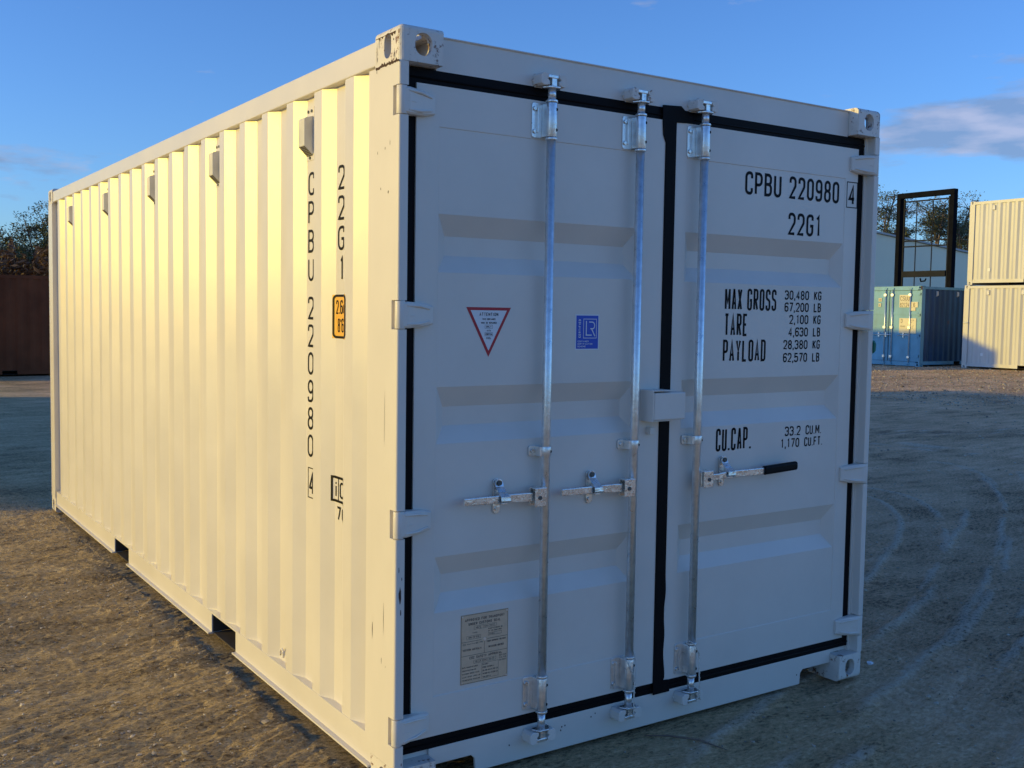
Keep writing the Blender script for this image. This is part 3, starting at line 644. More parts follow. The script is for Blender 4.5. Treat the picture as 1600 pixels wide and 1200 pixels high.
# ---- locking rods
def disc(mb, x, y, z, r, th, m=0, n=14): mb.tube([(x, y, z), (x, y-th, z)], r, n, m)
RODX = [.613, 1.030, 1.362]; RY = .010
for k, x in enumerate(RODX):
    b = MB(); b.cyl((x, RY, .19), (x, RY, 2.42), .0166, 24)
    b.cyl((x, RY, .135), (x, RY, .19), .0145, 20); b.cyl((x, RY, 2.42), (x, RY, 2.458), .0145, 20)
    rod = b.build('locking_rod', 'galv', box)
    for zc, s in ((2.348, 1), (.264, -1)):
        b = MB()
        pl = rrect(x-.064, x+.012, zc-.062, zc+.062, .010, 4); b.prism(pl, 'y', .0405, .0447)
        b.tube([(x, RY, zc-.060), (x, RY, zc+.060)], .0205, 24)
        b.box(x-.0205, x-.008, RY, .0405, zc-.058, zc+.058); b.box(x+.014, x+.0185, RY, .0405, zc-.058, zc+.058)
        b.box(x-.046, x-.041, .030, .0405, zc-.045, zc+.045)
        for zz in (zc-.066, zc+.066): b.tube([(x, RY, zz-.004), (x, RY, zz+.004)], .0222, 24)
        o = b.build('rod_bracket', 'galv', rod, .0015)
        for zz in (zc-.040, zc+.040): b = MB(); b.tube([(x-.053, .0405, zz), (x-.053, .034, zz)], [.0085, .0065], 12, 0); b.build('bolt', 'zinc', rod)
        for zz in (zc-.036, zc+.036): b = MB(); disc(b, x+.0085, RY-.0190, zz, .0056, .0004, 0); b.build('bolt_hole', 'hole', rod)
    zc = 1.163
    b = MB(); b.prism(rrect(x-.055, x-.006, zc-.019, zc+.019, .009, 4), 'y', .0395, .0447); b.tube([(x, RY, zc-.017), (x, RY, zc+.017)], .0198, 22)
    b.box(x-.030, x-.012, .005, .0395, zc-.017, zc+.017); b.box(x+.012, x+.0195, RY, .0447, zc-.017, zc+.017); b.build('rod_guide', 'galv', rod, .001)
    b = MB(); b.tube([(x-.040, .0395, zc), (x-.040, .0335, zc)], .008, 12); b.build('bolt', 'zinc', rod); b = MB(); disc(b, x+.009, RY-.0178, zc, .0050, .0004, 0); b.build('bolt_hole', 'hole', rod)
    # cams and keepers, top and bottom
    for z0, s in ((2.458, 1), (.135, -1)):
        b = MB()
        b.prism([(x-.036, RY+.008), (x-.020, RY-.022), (x+.020, RY-.024), (x+.040, RY+.006), (x+.030, RY+.020), (x-.03, RY+.020)], 'z', *sorted((z0, z0+s*.0065)))
        b.box(x-.010, x+.012, RY-.014, RY+.014, *sorted((z0+s*.007, z0+s*.044))); b.box(x-.028, x+.016, RY-.017, RY+.005, *sorted((z0+s*.034, z0+s*.046)))
        b.build('cam', 'zinc', rod, .002)
        b = MB(); zm = z0+s*.030
        def hook(x0, x1):
            pts = [(x0, zm-.016), (x0+.3*(x1-x0), zm-.023), (x1, zm-.019), (x1, zm-.006), (x1-.25*(x1-x0), zm), (x1, zm+.008), (x1, zm+.020), (x0+.3*(x1-x0), zm+.024), (x0, zm+.014)]
            b.prism(pts, 'y', -.004, .0515)
        hook(x-.056, x-.018); hook(x+.058, x+.022); b.box(x-.05, x+.05, .044, .0517, zm-.024, zm+.024)
        for q in (-.056, .056): b.tube([(x+q, .0515, zm), (x+q, .046, zm)], .006, 8)
        b.build('cam_keeper', 'worn' if s > 0 else 'door_paint', rod, .003)
    # handle, clevis and catch
    sg = -1 if k < 2 else 1; hz = 1.002 if k < 2 else 1.004
    b = MB(); xa, xb = sorted((x+sg*.014, x+sg*.066)); b.box(xa, xb, -.022, -.018, hz-.034, hz+.034); b.box(xa, xb, .012, .016, hz-.034, hz+.030); b.box(xa, xb, -.0218, .0158, hz+.030, hz+.034)
    b.box(*sorted((x+sg*.010, x+sg*.022)), -.012, .012, hz-.03, hz+.029)
    b.build('handle_clevis', 'zinc', rod, .003)
    b = MB(); disc(b, x+sg*.044, -.022, hz-.002, .0075, .003); b.build('bolt', 'dark_steel', rod)
    if k < 2:
        Lh = [(x-.02, -.004, hz), (x-.10, -.004, hz+.002), (x-.17, .000, hz+.004), (x-.20, .002, hz+.004), (x-.26, .000, hz+.004), (x-.352, .000, hz+.005)]
        b = MB(); hs = [.0155, .0165, .0145, .0125, .014, .0125]
    else:
        Lh = [(x+.03, -.004, hz), (x+.11, -.004, hz+.004), (x+.20, .000, hz+.008), (x+.30, -.002, hz+.007), (x+.38, -.004, hz+.008)]; b = MB(); hs = [.014, .013, .014, .0145, .0145]
    prev = None
    for p, q in zip(Lh, hs):
        i = len(b.v); b.v += [(p[0], p[1]-.005, p[2]-q), (p[0], p[1]-.005, p[2]+q), (p[0], p[1]+.005, p[2]+q), (p[0], p[1]+.005, p[2]-q)]
        if prev is not None:
            for j in range(4): b.face((prev+j, prev+(j+1) % 4, i+(j+1) % 4, i+j))
        else: b.face(range(i, i+4))
        prev = i
    b.face([prev+j for j in range(4)]); b.build('handle', 'zinc', rod, .003, 3)
    if k == 2:
        b = MB(); P = rrect(hz-.0085, hz+.0285, -.018, .008, .010, 4)
        i0 = len(b.v)
        for xx, dz in ((x+.375, 0), (x+.572, .008)): b.v += [(xx, p[1], p[0]+dz) for p in P]
        n = len(P)
        for j in range(n): b.face((j, (j+1) % n, n+(j+1) % n, n+j))
        b.face(range(n)); b.face(range(n, 2*n)); b.build('handle_grip', 'grip', rod, .003)
    cx = {0: .422, 1: .840, 2: 1.536}[k]; cz = 1.011 if k < 2 else 1.021
    b = MB(); b.prism(rrect(cx-.015, cx+.015, cz-.064, cz+.062, .0149, 6), 'y', .0405, .0447)
    b.prism([(cx-.014, cz-.018), (cx+.014, cz-.018), (cx+.014, cz-.024), (cx-.014, cz-.024)], 'y', -.010, .0405)
    # hasp folding over the handle
    hp = [(.030, cz+.052), (.022, cz+.034), (.004, cz+.018), (-.014, cz+.004), (-.016, cz-.012), (-.010, cz-.019)]
    for (ya, za), (yb, zb) in zip(hp[:-1], hp[1:]):
        wd = .014+.010*max(0, (cz+.03-za))/.05
        b.prism([(ya, za), (yb, zb), (yb+.004, zb), (ya+.004, za)], 'x', cx-.015, cx+wd+.006)
    b.prism(rrect(cx-.013, cx+.015, cz+.034, cz+.062, .013, 5), 'y', .026, .030)
    b.build('handle_catch', 'zinc', rod, .0015)
    b = MB(); b.tube([(cx+.001, .026, cz+.048), (cx+.001, .020, cz+.048)], .009, 14, 0); b.build('bolt', 'dark_steel', rod); b = MB(); b.tube([(cx, .0405, cz-.046), (cx, .035, cz-.046)], .007, 12, 0); b.build('bolt', 'galv', rod)
    if k > 0:
        b = MB()
        if k == 1: P = [(x-.026, .02, .335), (x-.030, -.012, .325), (x-.020, -.020, .300), (x-.002, -.022, .265), (x+.004, -.020, .225), (x+.003, -.020, .17), (x+.002, -.022, .12), (x+.006, -.014, .095)]; Q = [(x+.022, .01, .35), (x+.023, -.008, .30), (x+.012, -.019, .268), (x+.003, -.021, .245)]
        else: P = [(x-.022, .01, .345), (x-.012, -.018, .335), (x+.006, -.020, .305), (x+.022, -.012, .28), (x+.026, -.010, .22), (x+.027, -.012, .16), (x+.028, -.012, .12), (x+.034, -.010, .098), (x+.042, -.004, .102)]; Q = [(x+.022, -.010, .275), (x+.029, -.008, .2), (x+.030, -.012, .13)]
        P = smooth_curve(P); b.tube(P, .0026, 6); b.tube(smooth_curve(Q), .0024, 6)
        for j, p in enumerate(P[10:-4]):
            if j % 2: b.tube([(p[0]-.003, p[1]-.002, p[2]+.003), (p[0]+.003, p[1]-.002, p[2]-.003)], .0022, 5)
        b.build('seal_wire', 'offwhite', rod)

# ---- lock box over the centre seam
b = MB(); b.box(1.088, 1.093, -.030, .0447, 1.250, 1.372); b.box(1.0935, 1.185, -.030, .0447, 1.3675, 1.372); b.box(1.0935, 1.185, -.020, .0447, 1.250, 1.254)
lb = b.build('lock_box', 'door_paint', box, .0015)
b = MB(); b.box(1.097, 1.262, -.026, .0447, 1.2545, 1.362); b.build('lock_box_cover', 'door_paint', lb, .006, 3)
b = MB(); b.box(1.120, 1.145, .020, .0447, 1.196, 1.224); b.build('stop_block', 'door_paint', box, .002)

# ---- lettering and stickers on the doors
def dplace(y=PY-.0006): return lambda u, v, e=0: (u, y-e, v)
ltr = MB(); P_ = dplace()
text(ltr, 'CPBU', 1.632, 2.166, .046, .096, .0128, .0112, P_); ltr.build('lettering', 'black', dr); ltr = MB(); text(ltr, '220980', 1.899, 2.167, .044, .096, .0128, .0118, P_)
ltr.build('lettering', 'black', dr)
ltr = MB(); F_ = dplace(DY-.0006); ribbon(ltr, [Vector(p) for p in ((2.272, 2.156), (2.342, 2.156), (2.342, 2.268), (2.272, 2.268))], .004, True, F_, 0)
text(ltr, '4', 2.283, 2.166, .046, .090, .0135, 0, F_); ltr.build('lettering', 'black', dr)
ltr = MB(); text(ltr, '22G1', 1.899, 2.013, .046, .096, .0128, .0112, P_); ltr.build('lettering', 'black', dr)
rows = [('MAX', 1.534, 1.634, 'GROSS', 1.664, 1.840, 1.686, .092), ('TARE', 1.534, 1.670, None, 0, 0, 1.579, .094), ('PAYLOAD', 1.530, 1.783, None, 0, 0, 1.472, .093)]
for a, xa, xb, c, xc, xd, z, hh in rows:
    ltr = MB(); fit_text(ltr, a, xa, xb, z, hh, .0106, P_)
    if c: ltr.build('lettering', 'black', dr); ltr = MB(); fit_text(ltr, c, xc, xd, z, hh, .0106, P_)
    ltr.build('lettering', 'black', dr)
for s, u, z in (('30,480', 'KG', 1.736), ('67,200', 'LB', 1.684), ('2,100', 'KG', 1.631), ('4,630', 'LB', 1.577), ('28,380', 'KG', 1.522), ('62,570', 'LB', 1.466)):
    ltr = MB(); text(ltr, s, 2.046, z, .0245, .0405, .0064, .0046, P_, right=True); ltr.build('lettering', 'black', dr); ltr = MB(); text(ltr, u, 2.079, z, .0215, .0405, .0064, .0046, P_); ltr.build('lettering', 'black', dr)
ltr = MB(); fit_text(ltr, 'CU.CAP', 1.504, 1.690, 1.101, .096, .0106, P_); ltr.build('lettering', 'black', dr); ltr = MB(); text(ltr, '.', 1.700, 1.101, .030, .096, .0106, 0, P_); ltr.build('lettering', 'black', dr)
ltr = MB(); text(ltr, '33.2', 2.019, 1.144, .0255, .042, .0064, .005, P_, right=True); ltr.build('lettering', 'black', dr); ltr = MB(); text(ltr, 'CU.M.', 2.052, 1.144, .0215, .042, .0062, .0045, P_); ltr.build('lettering', 'black', dr); ltr = MB()
text(ltr, '1,170', 2.013, 1.092, .0245, .041, .0064, .005, P_, right=True); ltr.build('lettering', 'black', dr); ltr = MB(); text(ltr, 'CU.FT.', 2.045, 1.092, .0205, .041, .0062, .0045, P_); ltr.build('lettering', 'black', dr)
# warning triangle
b = MB(); Y = PY-.0006
def tri(cx, top, hw, hh, y, m): b.poly([(cx-hw, y, top), (cx, y, top-hh), (cx+hw, y, top)], m)
tri(.383, 1.680, .093, .174, Y, 0); tri(.383, 1.6695, .0755, .1415, Y-.0004, 1)
for s, z, w, hh, t_ in (('ATTENTION', 1.650, .078, .0115, .0017), ('THIS CONTAINER', 1.6355, .054, .0065, .0012), ('MUST BE REPAIRED', 1.6225, .064, .0065, .0012), ('ONLY', 1.6090, .021, .0065, .0012), ('WITH', 1.5955, .016, .006, .0011), ('CORTEN', 1.5825, .026, .0065, .0012), ('STEEL', 1.5690, .019, .006, .0011)):
    fit_text(b, s, .383-w/2, .383+w/2, z, hh, t_, dplace(Y-.0008), 2)
for z in (1.6065, 1.580): ribbon(b, [Vector(p) for p in ((.367, z), (.399, z), (.399, z+.0115), (.367, z+.0115))], .0008, True, dplace(Y-.0008), 2)
b.build('warning_sticker', ['red', 'white', 'black'], dl)
# certification sticker
b = MB(); b.poly([(.764, Y, 1.527), (.878, Y, 1.527), (.878, Y, 1.661), (.764, Y, 1.661)], 0); b.poly([(.769, Y-.0003, 1.532), (.873, Y-.0003, 1.532), (.873, Y-.0003, 1.656), (.769, Y-.0003, 1.656)], 1)
q = dplace(Y-.0006); ribbon(b, [Vector(p) for p in ((.803, 1.572), (.864, 1.572), (.864, 1.643), (.803, 1.643))], .0022, True, q, 0)
ribbon(b, [Vector(p) for p in ((.816, 1.636), (.816, 1.583), (.842, 1.583))], .0042, False, q, 0)
ribbon(b, fillet([(.829, 1.632, 0), (.855, 1.632, .013), (.855, 1.607, .013), (.835, 1.607, 0)], False, 1), .0038, False, q, 0); ribbon(b, [Vector((.841, 1.607)), Vector((.857, 1.579))], .0042, False, q, 0)
vq = lambda u, v, e=0: (.783-v, Y-.0006-e, u)
fit_text(b, 'CERTIFIED', 1.573, 1.642, -.007, .010, .0021, vq, 0)
for s, z, w in (('CONTAINER', 1.5565, .052), ('CERTIFICATION', 1.5470, .070), ('SCHEME', 1.5375, .038)): fit_text(b, s, .776, .776+w, z, .0062, .0012, q, 0)
b.build('certification_sticker', ['white', 'blue_vinyl'], dl)
# approval plate
b = MB(); b.box(.284, .483, PY-.0020, PY-.0002, .345, .595, 0); yy = PY-.0024; q = dplace(yy)
def line(x0, z0, x1, z1, t=.0012): ribbon(b, [Vector((x0, z0)), Vector((x1, z1))], t, False, q, 1)
for a in ((.286, .347, .481, .347), (.286, .593, .481, .593), (.286, .347, .286, .593), (.481, .347, .481, .593), (.286, .497, .370, .497), (.394, .497, .481, .497), (.286, .447, .481, .447), (.382, .447, .382, .490)): line(*a)
for s, x0, x1, z, hh, tt in (('APPROVED FOR TRANSPORT', .300, .467, .570, .0095, .0017), ('UNDER CUSTOMS SEAL', .315, .450, .555, .0095, .0017), ('AB/C 1135/2022', .345, .425, .541, .0065, .0010),
    ('TYPE', .332, .352, .524, .005, .0009), ('CPB-22-018', .315, .360, .508, .006, .0010), ('MANUFACTURERS NO.', .398, .460, .530, .005, .0009), ('OF THE CONTAINER', .398, .455, .5215, .005, .0009), ('CPBU', .402, .425, .510, .005, .0009),
    ('OWNER', .292, .375, .486, .005, .0009), ('WESTERN AUSTRALIA', .292, .370, .464, .0075, .0013), ('TIMBER COMPONENT TREATMENT', .392, .474, .484, .006, .0011), ('IM/TAILEUM-400/2022', .400, .465, .463, .0075, .0013),
    ('CSC SAFETY APPROVAL', .320, .458, .433, .009, .0016), ('GB-LR 33062-05/22', .345, .425, .418, .006, .0009),
    ('DATE MANUFACTURED', .290, .355, .403, .005, .0010), ('IDENTIFICATION NO.', .290, .350, .3915, .005, .0010), ('MAXIMUM GROSS MASS', .290, .362, .380, .005, .0010), ('ALLOW. STACK. LOAD 1.8G', .290, .366, .3685, .005, .0010), ('TRANSVERSE RACKING', .290, .366, .357, .005, .0010),
    ('04/2022', .376, .40, .403, .005, .0010), ('CPBU 220980 4', .376, .425, .3915, .0055, .0010), ('30,480 KG 67,200 LB', .376, .440, .380, .0055, .0010), ('192,000 KG 423,280 LB', .376, .440, .3685, .0055, .0010), ('150,000 N', .376, .41, .357, .005, .0010),
    ('NEXT EXAM', .446, .476, .425, .005, .0009), ('DATE', .446, .476, .416, .005, .0009), ('05/2027', .446, .476, .407, .005, .0009)):
    fit_text(b, s, x0, x1, z, hh, tt, q, 1)
for x0, x1, z0, z1 in ((.338, .432, .5385, .5505), (.308, .366, .505, .517), (.398, .455, .508, .5175), (.338, .432, .4155, .4265), (.373, .443, .355, .411)):
    ribbon(b, [Vector(p) for p in ((x0, z0), (x1, z0), (x1, z1), (x0, z1))], .0008, True, q, 1)
for x0, z0 in ((.290, .589), (.477, .589), (.290, .351), (.477, .351), (.383, .497)): b.tube([(x0, yy+.0004, z0), (x0, yy-.001, z0)], .0035 if x0 != .383 else .006, 10, 2)
b.build('data_plate', ['plate', 'dark_steel', 'galv'], dl)
# green tape on the right hand post
b = MB(); b.prism([(-.004, 1.512), (.010, 1.500), (.026, 1.512), (.030, 1.540), (.024, 1.562), (.004, 1.560), (-.006, 1.545)], 'x', WD+.0005, WD+.012)
b.build('tape_tag', 'green', box, .002)

# ---- lettering on the corrugated side
def splace(yc): return lambda u, v, e=0: (side_x(yc-u)-.0010-e, yc-u, v)
sw = [o for o in box.children if o.name.startswith('side_wall')][0]
def col_text(s, yc, zt, pitch, w, h):
    b = MB()
    for k, c in enumerate(s):
        ww = w*.6 if c == '1' else w
        char(b, c, -ww/2+(w*.12 if c == '1' else 0), zt-h-k*pitch, ww, h, .0105, splace(yc), 0, .008)
    b.build('lettering', 'black', sw)
col_text('CPBU', .8045, 2.198, .1112, .056, .090); col_text('220980', .8045, 1.714, .1088, .056, .090); col_text('22G1', .525, 2.196, .1112, .056, .090)
b = MB(); pl = splace(.790); ribbon(b, [Vector(p) for p in ((-.036, .918), (.034, .918), (.034, 1.036), (-.036, 1.036))], .004, True, pl, 0, .008); char(b, '4', -.026, .930, .050, .092, .011, pl, 0, .008); b.build('lettering', 'black', sw)
def patch(b, y0, y1, z0, z1, m, off):
    ys = sorted(set([y0, y1]+[y for y in _py if y0 < y < y1]))
    for a, c in zip(ys[:-1], ys[1:]): b.poly([(side_x(a)-off, a, z0), (side_x(c)-off, c, z0), (side_x(c)-off, c, z1), (side_x(a)-off, a, z1)], m)
b = MB(); patch(b, .425, .586, 1.557, 1.720, 0, .0008); pl = lambda u, v, e=0: (side_x(.590-u)-.0016-e, .590-u, v)
ribbon(b, fillet([(.010, 1.562, .015), (.165, 1.562, .015), (.165, 1.716, .015), (.010, 1.716, .015)], True, 1), .009, True, pl, 1, .006)
text(b, '2.6m', .025, 1.648, .0215, .052, .0062, .0035, pl, 1, sub=.006); text(b, '8\'6"', .040, 1.580, .0195, .052, .0058, .0035, pl, 1, sub=.006); b.build('height_sticker', ['yellow', 'black'], sw)
b = MB(); pl = lambda u, v, e=0: (side_x(.590-u)-.0012-e, .590-u, v)
ribbon(b, [Vector(p) for p in ((.006, .945), (.150, .945), (.150, 1.034), (.006, 1.034))], .0095, True, pl, 0, .006); ribbon(b, [Vector((.052, .948)), Vector((.052, 1.031))], .005, False, pl, 0, .006)
char(b, 'i', .018, .958, .024, .062, .009, pl, 0, .006); char(b, 'c', .064, .958, .034, .062, .0085, pl, 0, .006)
text(b, '70', .040, .872, .034, .054, .0085, .010, pl, 0, sub=.006); b.build('lettering', 'black', sw)

# ---- vents on every fourth inner flat
for j in range(5):
    y0 = .778+PIT*4*j; y1 = y0+.070
    b = MB(); b.box(.0355, .0378, y0+.001, y1-.001, 2.243, 2.449); v_ = b.build('vent', 'paint', box, .001)
    b = MB(); a, c = y0+.006, y1-.004
    P = [(.0352, 2.412), (.004, 2.403), (-.001, 2.395), (-.001, 2.296), (.0352, 2.262)]
    b.prism(P, 'y', a, c)
    for q in range(7):
        t_ = (q+.5)/7; xx = -.001+.0362*t_; z = 2.296-.034*t_; b.box(xx-.0016, xx+.0008, a+.002, c-.002, z-.0035, z-.0002, 1)
    b.build('vent_cover', ['offwhite', 'under'], v_, .0015)
    for yy_, zz_ in ((y0+.018, 2.432), (y0+.050, 2.432), (y0+.034, 2.253)): b = MB(); b.tube([(.0355, yy_, zz_), (.0315, yy_, zz_)], .006, 8); b.build('bolt', 'dark_steel', v_)
b = MB(); b.tube([(.022+.0*math.cos(a), 1.063+.018*math.cos(a), .214+.019*math.sin(a)) for a in np.linspace(R(-35), R(215), 14)], .005, 8); b.build('lashing_ring', 'paint', box)
b = MB(); rs = random.Random(9)
for x, z in ((.74, .098), (.735, .085), (.755, .10), (.50, .079), (.90, .118), (2.05, .06), (.88, .108)): b.poly([(x+.003*math.cos(a)*rs.uniform(.6, 1.3), .0515, z+.004*math.sin(a)*rs.uniform(.6, 1.3)) for a in np.linspace(0, 6.28, 8)[:-1]])
marks(b, [o for o in box.children if o.name.startswith('door_sill')][0])
# rusty weld seam and scrapes on the near top casting
b = MB(); rs = random.Random(4); N_ = 26; P = [(-.0006, .004+.170*k/N_, HT-.118+.001+.006*rs.random()*rs.random()*2) for k in range(N_+1)]; Q = [(-.0006, .004+.170*k/N_, HT-.118-.003-.005*rs.random()) for k in range(N_+1)]
b.poly(P+Q[::-1])
P = [(-.0006, .03+.145*k/N_, HT-.0215) for k in range(N_+1)]; Q = [(-.0006, .03+.145*k/N_, HT-.0235-.011*rs.random()**2.2) for k in range(N_+1)]; b.poly(P+Q[::-1])
for cy, cz, w, hh in ((.165, 2.52, .003, .07), (.150, 2.55, .003, .03), (.045, 2.545, .006, .008), (.04, 2.50, .003, .03), (.035, 2.49, .002, .04), (.055, 2.56, .008, .008), (.16, 2.50, .003, .02), (.165, 2.462, .004, .02)):
    b.poly([(-.0006, cy+w*.5*math.cos(a)*rs.uniform(.4, 1.2), cz+hh*.5*math.sin(a)*rs.uniform(.6, 1.2)) for a in np.linspace(0, 6.28, 11)[:-1]])
ct = [o for o in box.children if o.name.startswith('corner_casting') and o.location.x < .1 and o.location.y < .1 and o.location.z > 1][0]
ct.data = ct.data.copy(); marks(b, ct)

# ------------------------------------------------------------------ other containers in the yard
def ribbed(y0, y1, flip=False):
    P = []; y = y0; P.append((y, XI)); k = 0
    a = y0+.10
    while a+.21 < y1-.02:
        P += [(a, XI), (a+.068, XO), (a+.14, XO), (a+.208, XI)]; a += PIT
    P.append((y1, XI)); return P
def plain_box(label, mt, loc, rz, L=6.058, group=None, side=None, doors=None, zb=0., vents=True):
    """a whole container, door end at local y=0"""
    side = side or mt
    c = empty('shipping_container', (loc[0], loc[1], zb), rz); tag(c, label, 'shipping container', group)
    pr = ribbed(.17, L-.17)
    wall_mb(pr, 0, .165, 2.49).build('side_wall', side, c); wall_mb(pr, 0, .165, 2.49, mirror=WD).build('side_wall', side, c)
    mb = MB(); sheet_strip(mb, fold(.08, L-.06, .24, 2.545, 2.565), lambda u, w, s: (.0605 if s else WD-.0605, u, w)); mb.build('roof', side, c)
    mb = MB(); mb.box(.06, WD-.06, .1, L-.08, .145, .17); mb.build('floor', 'under', c)
    mb = MB(); sheet_strip(mb, fold(.06, WD-.06, .27, L-.055, L-.02), lambda u, w, s: (u, w, .15 if s else 2.5)); mb.build('end_wall', side, c)
    pk = [(L/2-1.20, L/2-.85), (L/2+.85, L/2+1.20)]
    for f in (lambda x: x, lambda x: WD-x):
        mb = MB(); mb.box(*sorted((f(.004), f(.06))), .1785, L-.1785, 2.484, 2.566); mb.build('top_rail', mt, c)
        mb = MB(); rail_bottom(mb, f, pk, .1785, L-.1785); mb.build('bottom_rail', [mt, 'under'], c)
        for ya, yb in ((.002, .17), (L-.17, L-.002)):
            mb = MB(); mb.box(*sorted((f(.001), f(.11 if ya > 1 else .06))), ya, yb, .1185, 2.4725); mb.build('corner_post', mt, c)
    for sx, x in ((1, 0), (-1, WD)):
        for sy, y in ((1, 0), (-1, L)):
            for sz, z in ((1, HT), (-1, 0)): casting(mt, x, y, z, sx, sy, sz, c)
    mb = MB(); mb.box(.163, WD-.163, .02, .12, 2.45, 2.575); mb.build('door_header', mt, c)
    mb = MB(); mb.box(.163, WD-.163, .02, .12, .02, .15); mb.build('door_sill', mt, c)
    mb = MB(); mb.box(.163, WD-.163, L-.10, L-.01, .02, .15); mb.build('end_sill', mt, c)
    mb = MB(); mb.box(.163, WD-.163, L-.10, L-.01, 2.46, 2.57); mb.build('end_header', mt, c)
    if vents:
        for f in (lambda x: x, lambda x: WD-x):
            for yv in [.78+1.111*q for q in range(int((L-.9)/1.11)+1)]:
                b = MB(); b.prism([(f(.04), 2.44), (f(.0), 2.42), (f(-.004), 2.30), (f(.04), 2.26)], 'y', yv, yv+.085); b.build('vent', 'offwhite', c, .004)
    for x0, x1 in ((.064, 1.205), (1.233, WD-.064)):
        d = MB(); d.box(x0, x1, .045, .085, .16, 2.44); o = d.build('door', mt if doors is None else doors, c)
        for z in (.90, 1.66): d = MB(); d.box(x0+.08, x1-.08, .030, .0445, z, z+.085); d.build('door_rib', mt if doors is None else doors, o)
        for xx in (x0+.02, x1-.07): d = MB(); d.box(xx, xx+.05, .036, .0447, .2, 2.4); d.build('door_stile', mt if doors is None else doors, o)
        for q in range(4):
            h_ = MB(); z = .3+q*.66; xh = x0 if x0 < .5 else x1
            h_.box(*sorted((xh-.045 if x0 < .5 else xh+.045, xh+.09 if x0 < .5 else xh-.09)), .002, .0355, z, z+.08); h_.build('hinge', mt, o, .004)
        for xr in ((x0+.36, x1-.12) if x0 < .5 else (x0+.12, x1-.36)):
            r = MB(); r.cyl((xr, .008, .10), (xr, .008, 2.50), .018, 10); rod = r.build('locking_rod', 'galv', o)
            for z in (.30, 1.25, 2.30):
                r = MB(); r.box(xr-.06, xr+.03, -.012, .0355, z-.04, z+.04); r.build('rod_bracket', 'galv', c, .004)
            for z in (.06, 2.47):
                r = MB(); r.box(xr-.05, xr+.05, -.012, .0195, z, z+.055); r.build('cam_keeper', mt, c, .006)
            r = MB(); r.tube([(xr, -.012, 1.0), (xr-.2, -.014, 1.01), (xr-.42, -.005, .99)], [.018, .014, .013], 8); r.build('handle', 'galv', c); r = MB(); r.box(xr-.24, xr-.20, .0, .0355, .93, 1.08); r.build('handle_catch', 'galv', c)
    s_ = MB(); s_.box(1.2055, 1.2325, .05, .06, .16, 2.44); s_.build('door_seal', 'rubber', c)
    return c
gz = lambda x, y: float(slope_z(np.float64(x), np.float64(y)))
# tan pair, one on the other, long side to the camera
tx, ty = 28.5, 16.4-6.058; tz = gz(tx, 16)
G1 = 'tan containers stacked two high at the right'
t1 = plain_box('lower tan container of the stack at the right edge, standing on the dirt', 'tan', (tx, ty), 0, zb=tz, group=G1)
t2 = copy_tree(t1); t2.location = (tx+.04, ty-.05, tz+HT); t2['label'] = 'upper tan container resting on another tan one at the right edge'
for o, (y, z) in ((t1, (5.35, .40)), (t2, (5.30, .42))):
    b = MB(); b.box(-.002, .006, y, y+.08, z, z+.09); b.build('label_patch', 'white', o)
b = MB(); b.tube([(-.02, 5.88, 1.42), (-.02, 6.04, 1.42)], .014, 8); b.build('lashing_bar', 'white', t1)
# blue one, doors to the left
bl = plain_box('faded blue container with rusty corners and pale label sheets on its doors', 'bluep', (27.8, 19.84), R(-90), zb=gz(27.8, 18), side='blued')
drs = sorted([o for o in bl.children if o.name.startswith('door') and not o.name.startswith(('door_h', 'door_s', 'door_r'))], key=lambda o: o.data.vertices[0].co.x)
b = MB(); pl = lambda u, v, e=0: (u, .0235-e, v)
def sheet(b, x0, x1, z0, z1, m=0): b.box(x0, x1, .0245, .0440, z0, z1, m)
sheet(b, 1.60, 2.02, 2.08, 2.30); sheet(b, 1.60, 2.28, 1.90, 2.075); sheet(b, 2.00, 2.20, 1.79, 1.895)
text(b, 'CSUU', 1.63, 2.115, .072, .14, .014, .018, pl, 1); text(b, '821248 6', 1.62, 1.915, .058, .13, .013, .016, pl, 1); b.build('lettering', ['poster', 'rust'], drs[1])
b = MB(); sheet(b, 1.62, 2.24, 1.06, 1.55)
for q in range(7): text(b, ['MAX GR', 'TARE', 'NET', 'CU CAP', 'KG LB', 'KG', 'LB'][q], 2.0, 1.47-q*.062, .022, .035, .004, .006, pl, 1)
text(b, '3', 1.68, 1.40, .06, .12, .012, 0, pl, 1); text(b, '30480', 1.66, 1.26, .03, .05, .006, .008, pl, 1); b.build('label_sheet', ['poster', 'rust'], drs[1])
b = MB(); sheet(b, .80, .92, 2.09, 2.20); sheet(b, .80, .90, 1.92, 2.03); text(b, '22', .82, 2.11, .03, .07, .01, .01, pl, 1); text(b, 'G1', .815, 1.94, .03, .07, .01, .01, pl, 1); b.build('label_sheet', ['poster', 'rust'], drs[0])
b = MB(); b.box(WD-.05, WD+.006, -.004, .0, 2.46, 2.58); b.build('rust_patch', 'rust', bl)
# dark brown one at the left, its long side to us
br = plain_box('dark brown container in shadow at the left edge, below the trees', 'brown', (4.5, 25.7), R(90), zb=gz(1, 25.7)+.0, vents=False)
# two high stacks whose shadows fall across the yard
G2 = 'pale containers stacked two high out to the left of the yard'
s1 = plain_box('lower container of the stack standing between the brown container and the sheds', 'tan', (4.9, 26.0), 0, zb=gz(5, 27), group=G2)
s2 = copy_tree(s1); s2.location.z += HT; s2['label'] = 'upper container of the stack standing between the brown container and the sheds'
s3 = plain_box('lower long container off to the left of the cream one', 'tan', (-9.95, 10.6), 0, L=12.19, zb=gz(-9, 12), group=G2)
s4 = copy_tree(s3); s4.location.z += HT; s4['label'] = 'upper long container off to the left of the cream one'

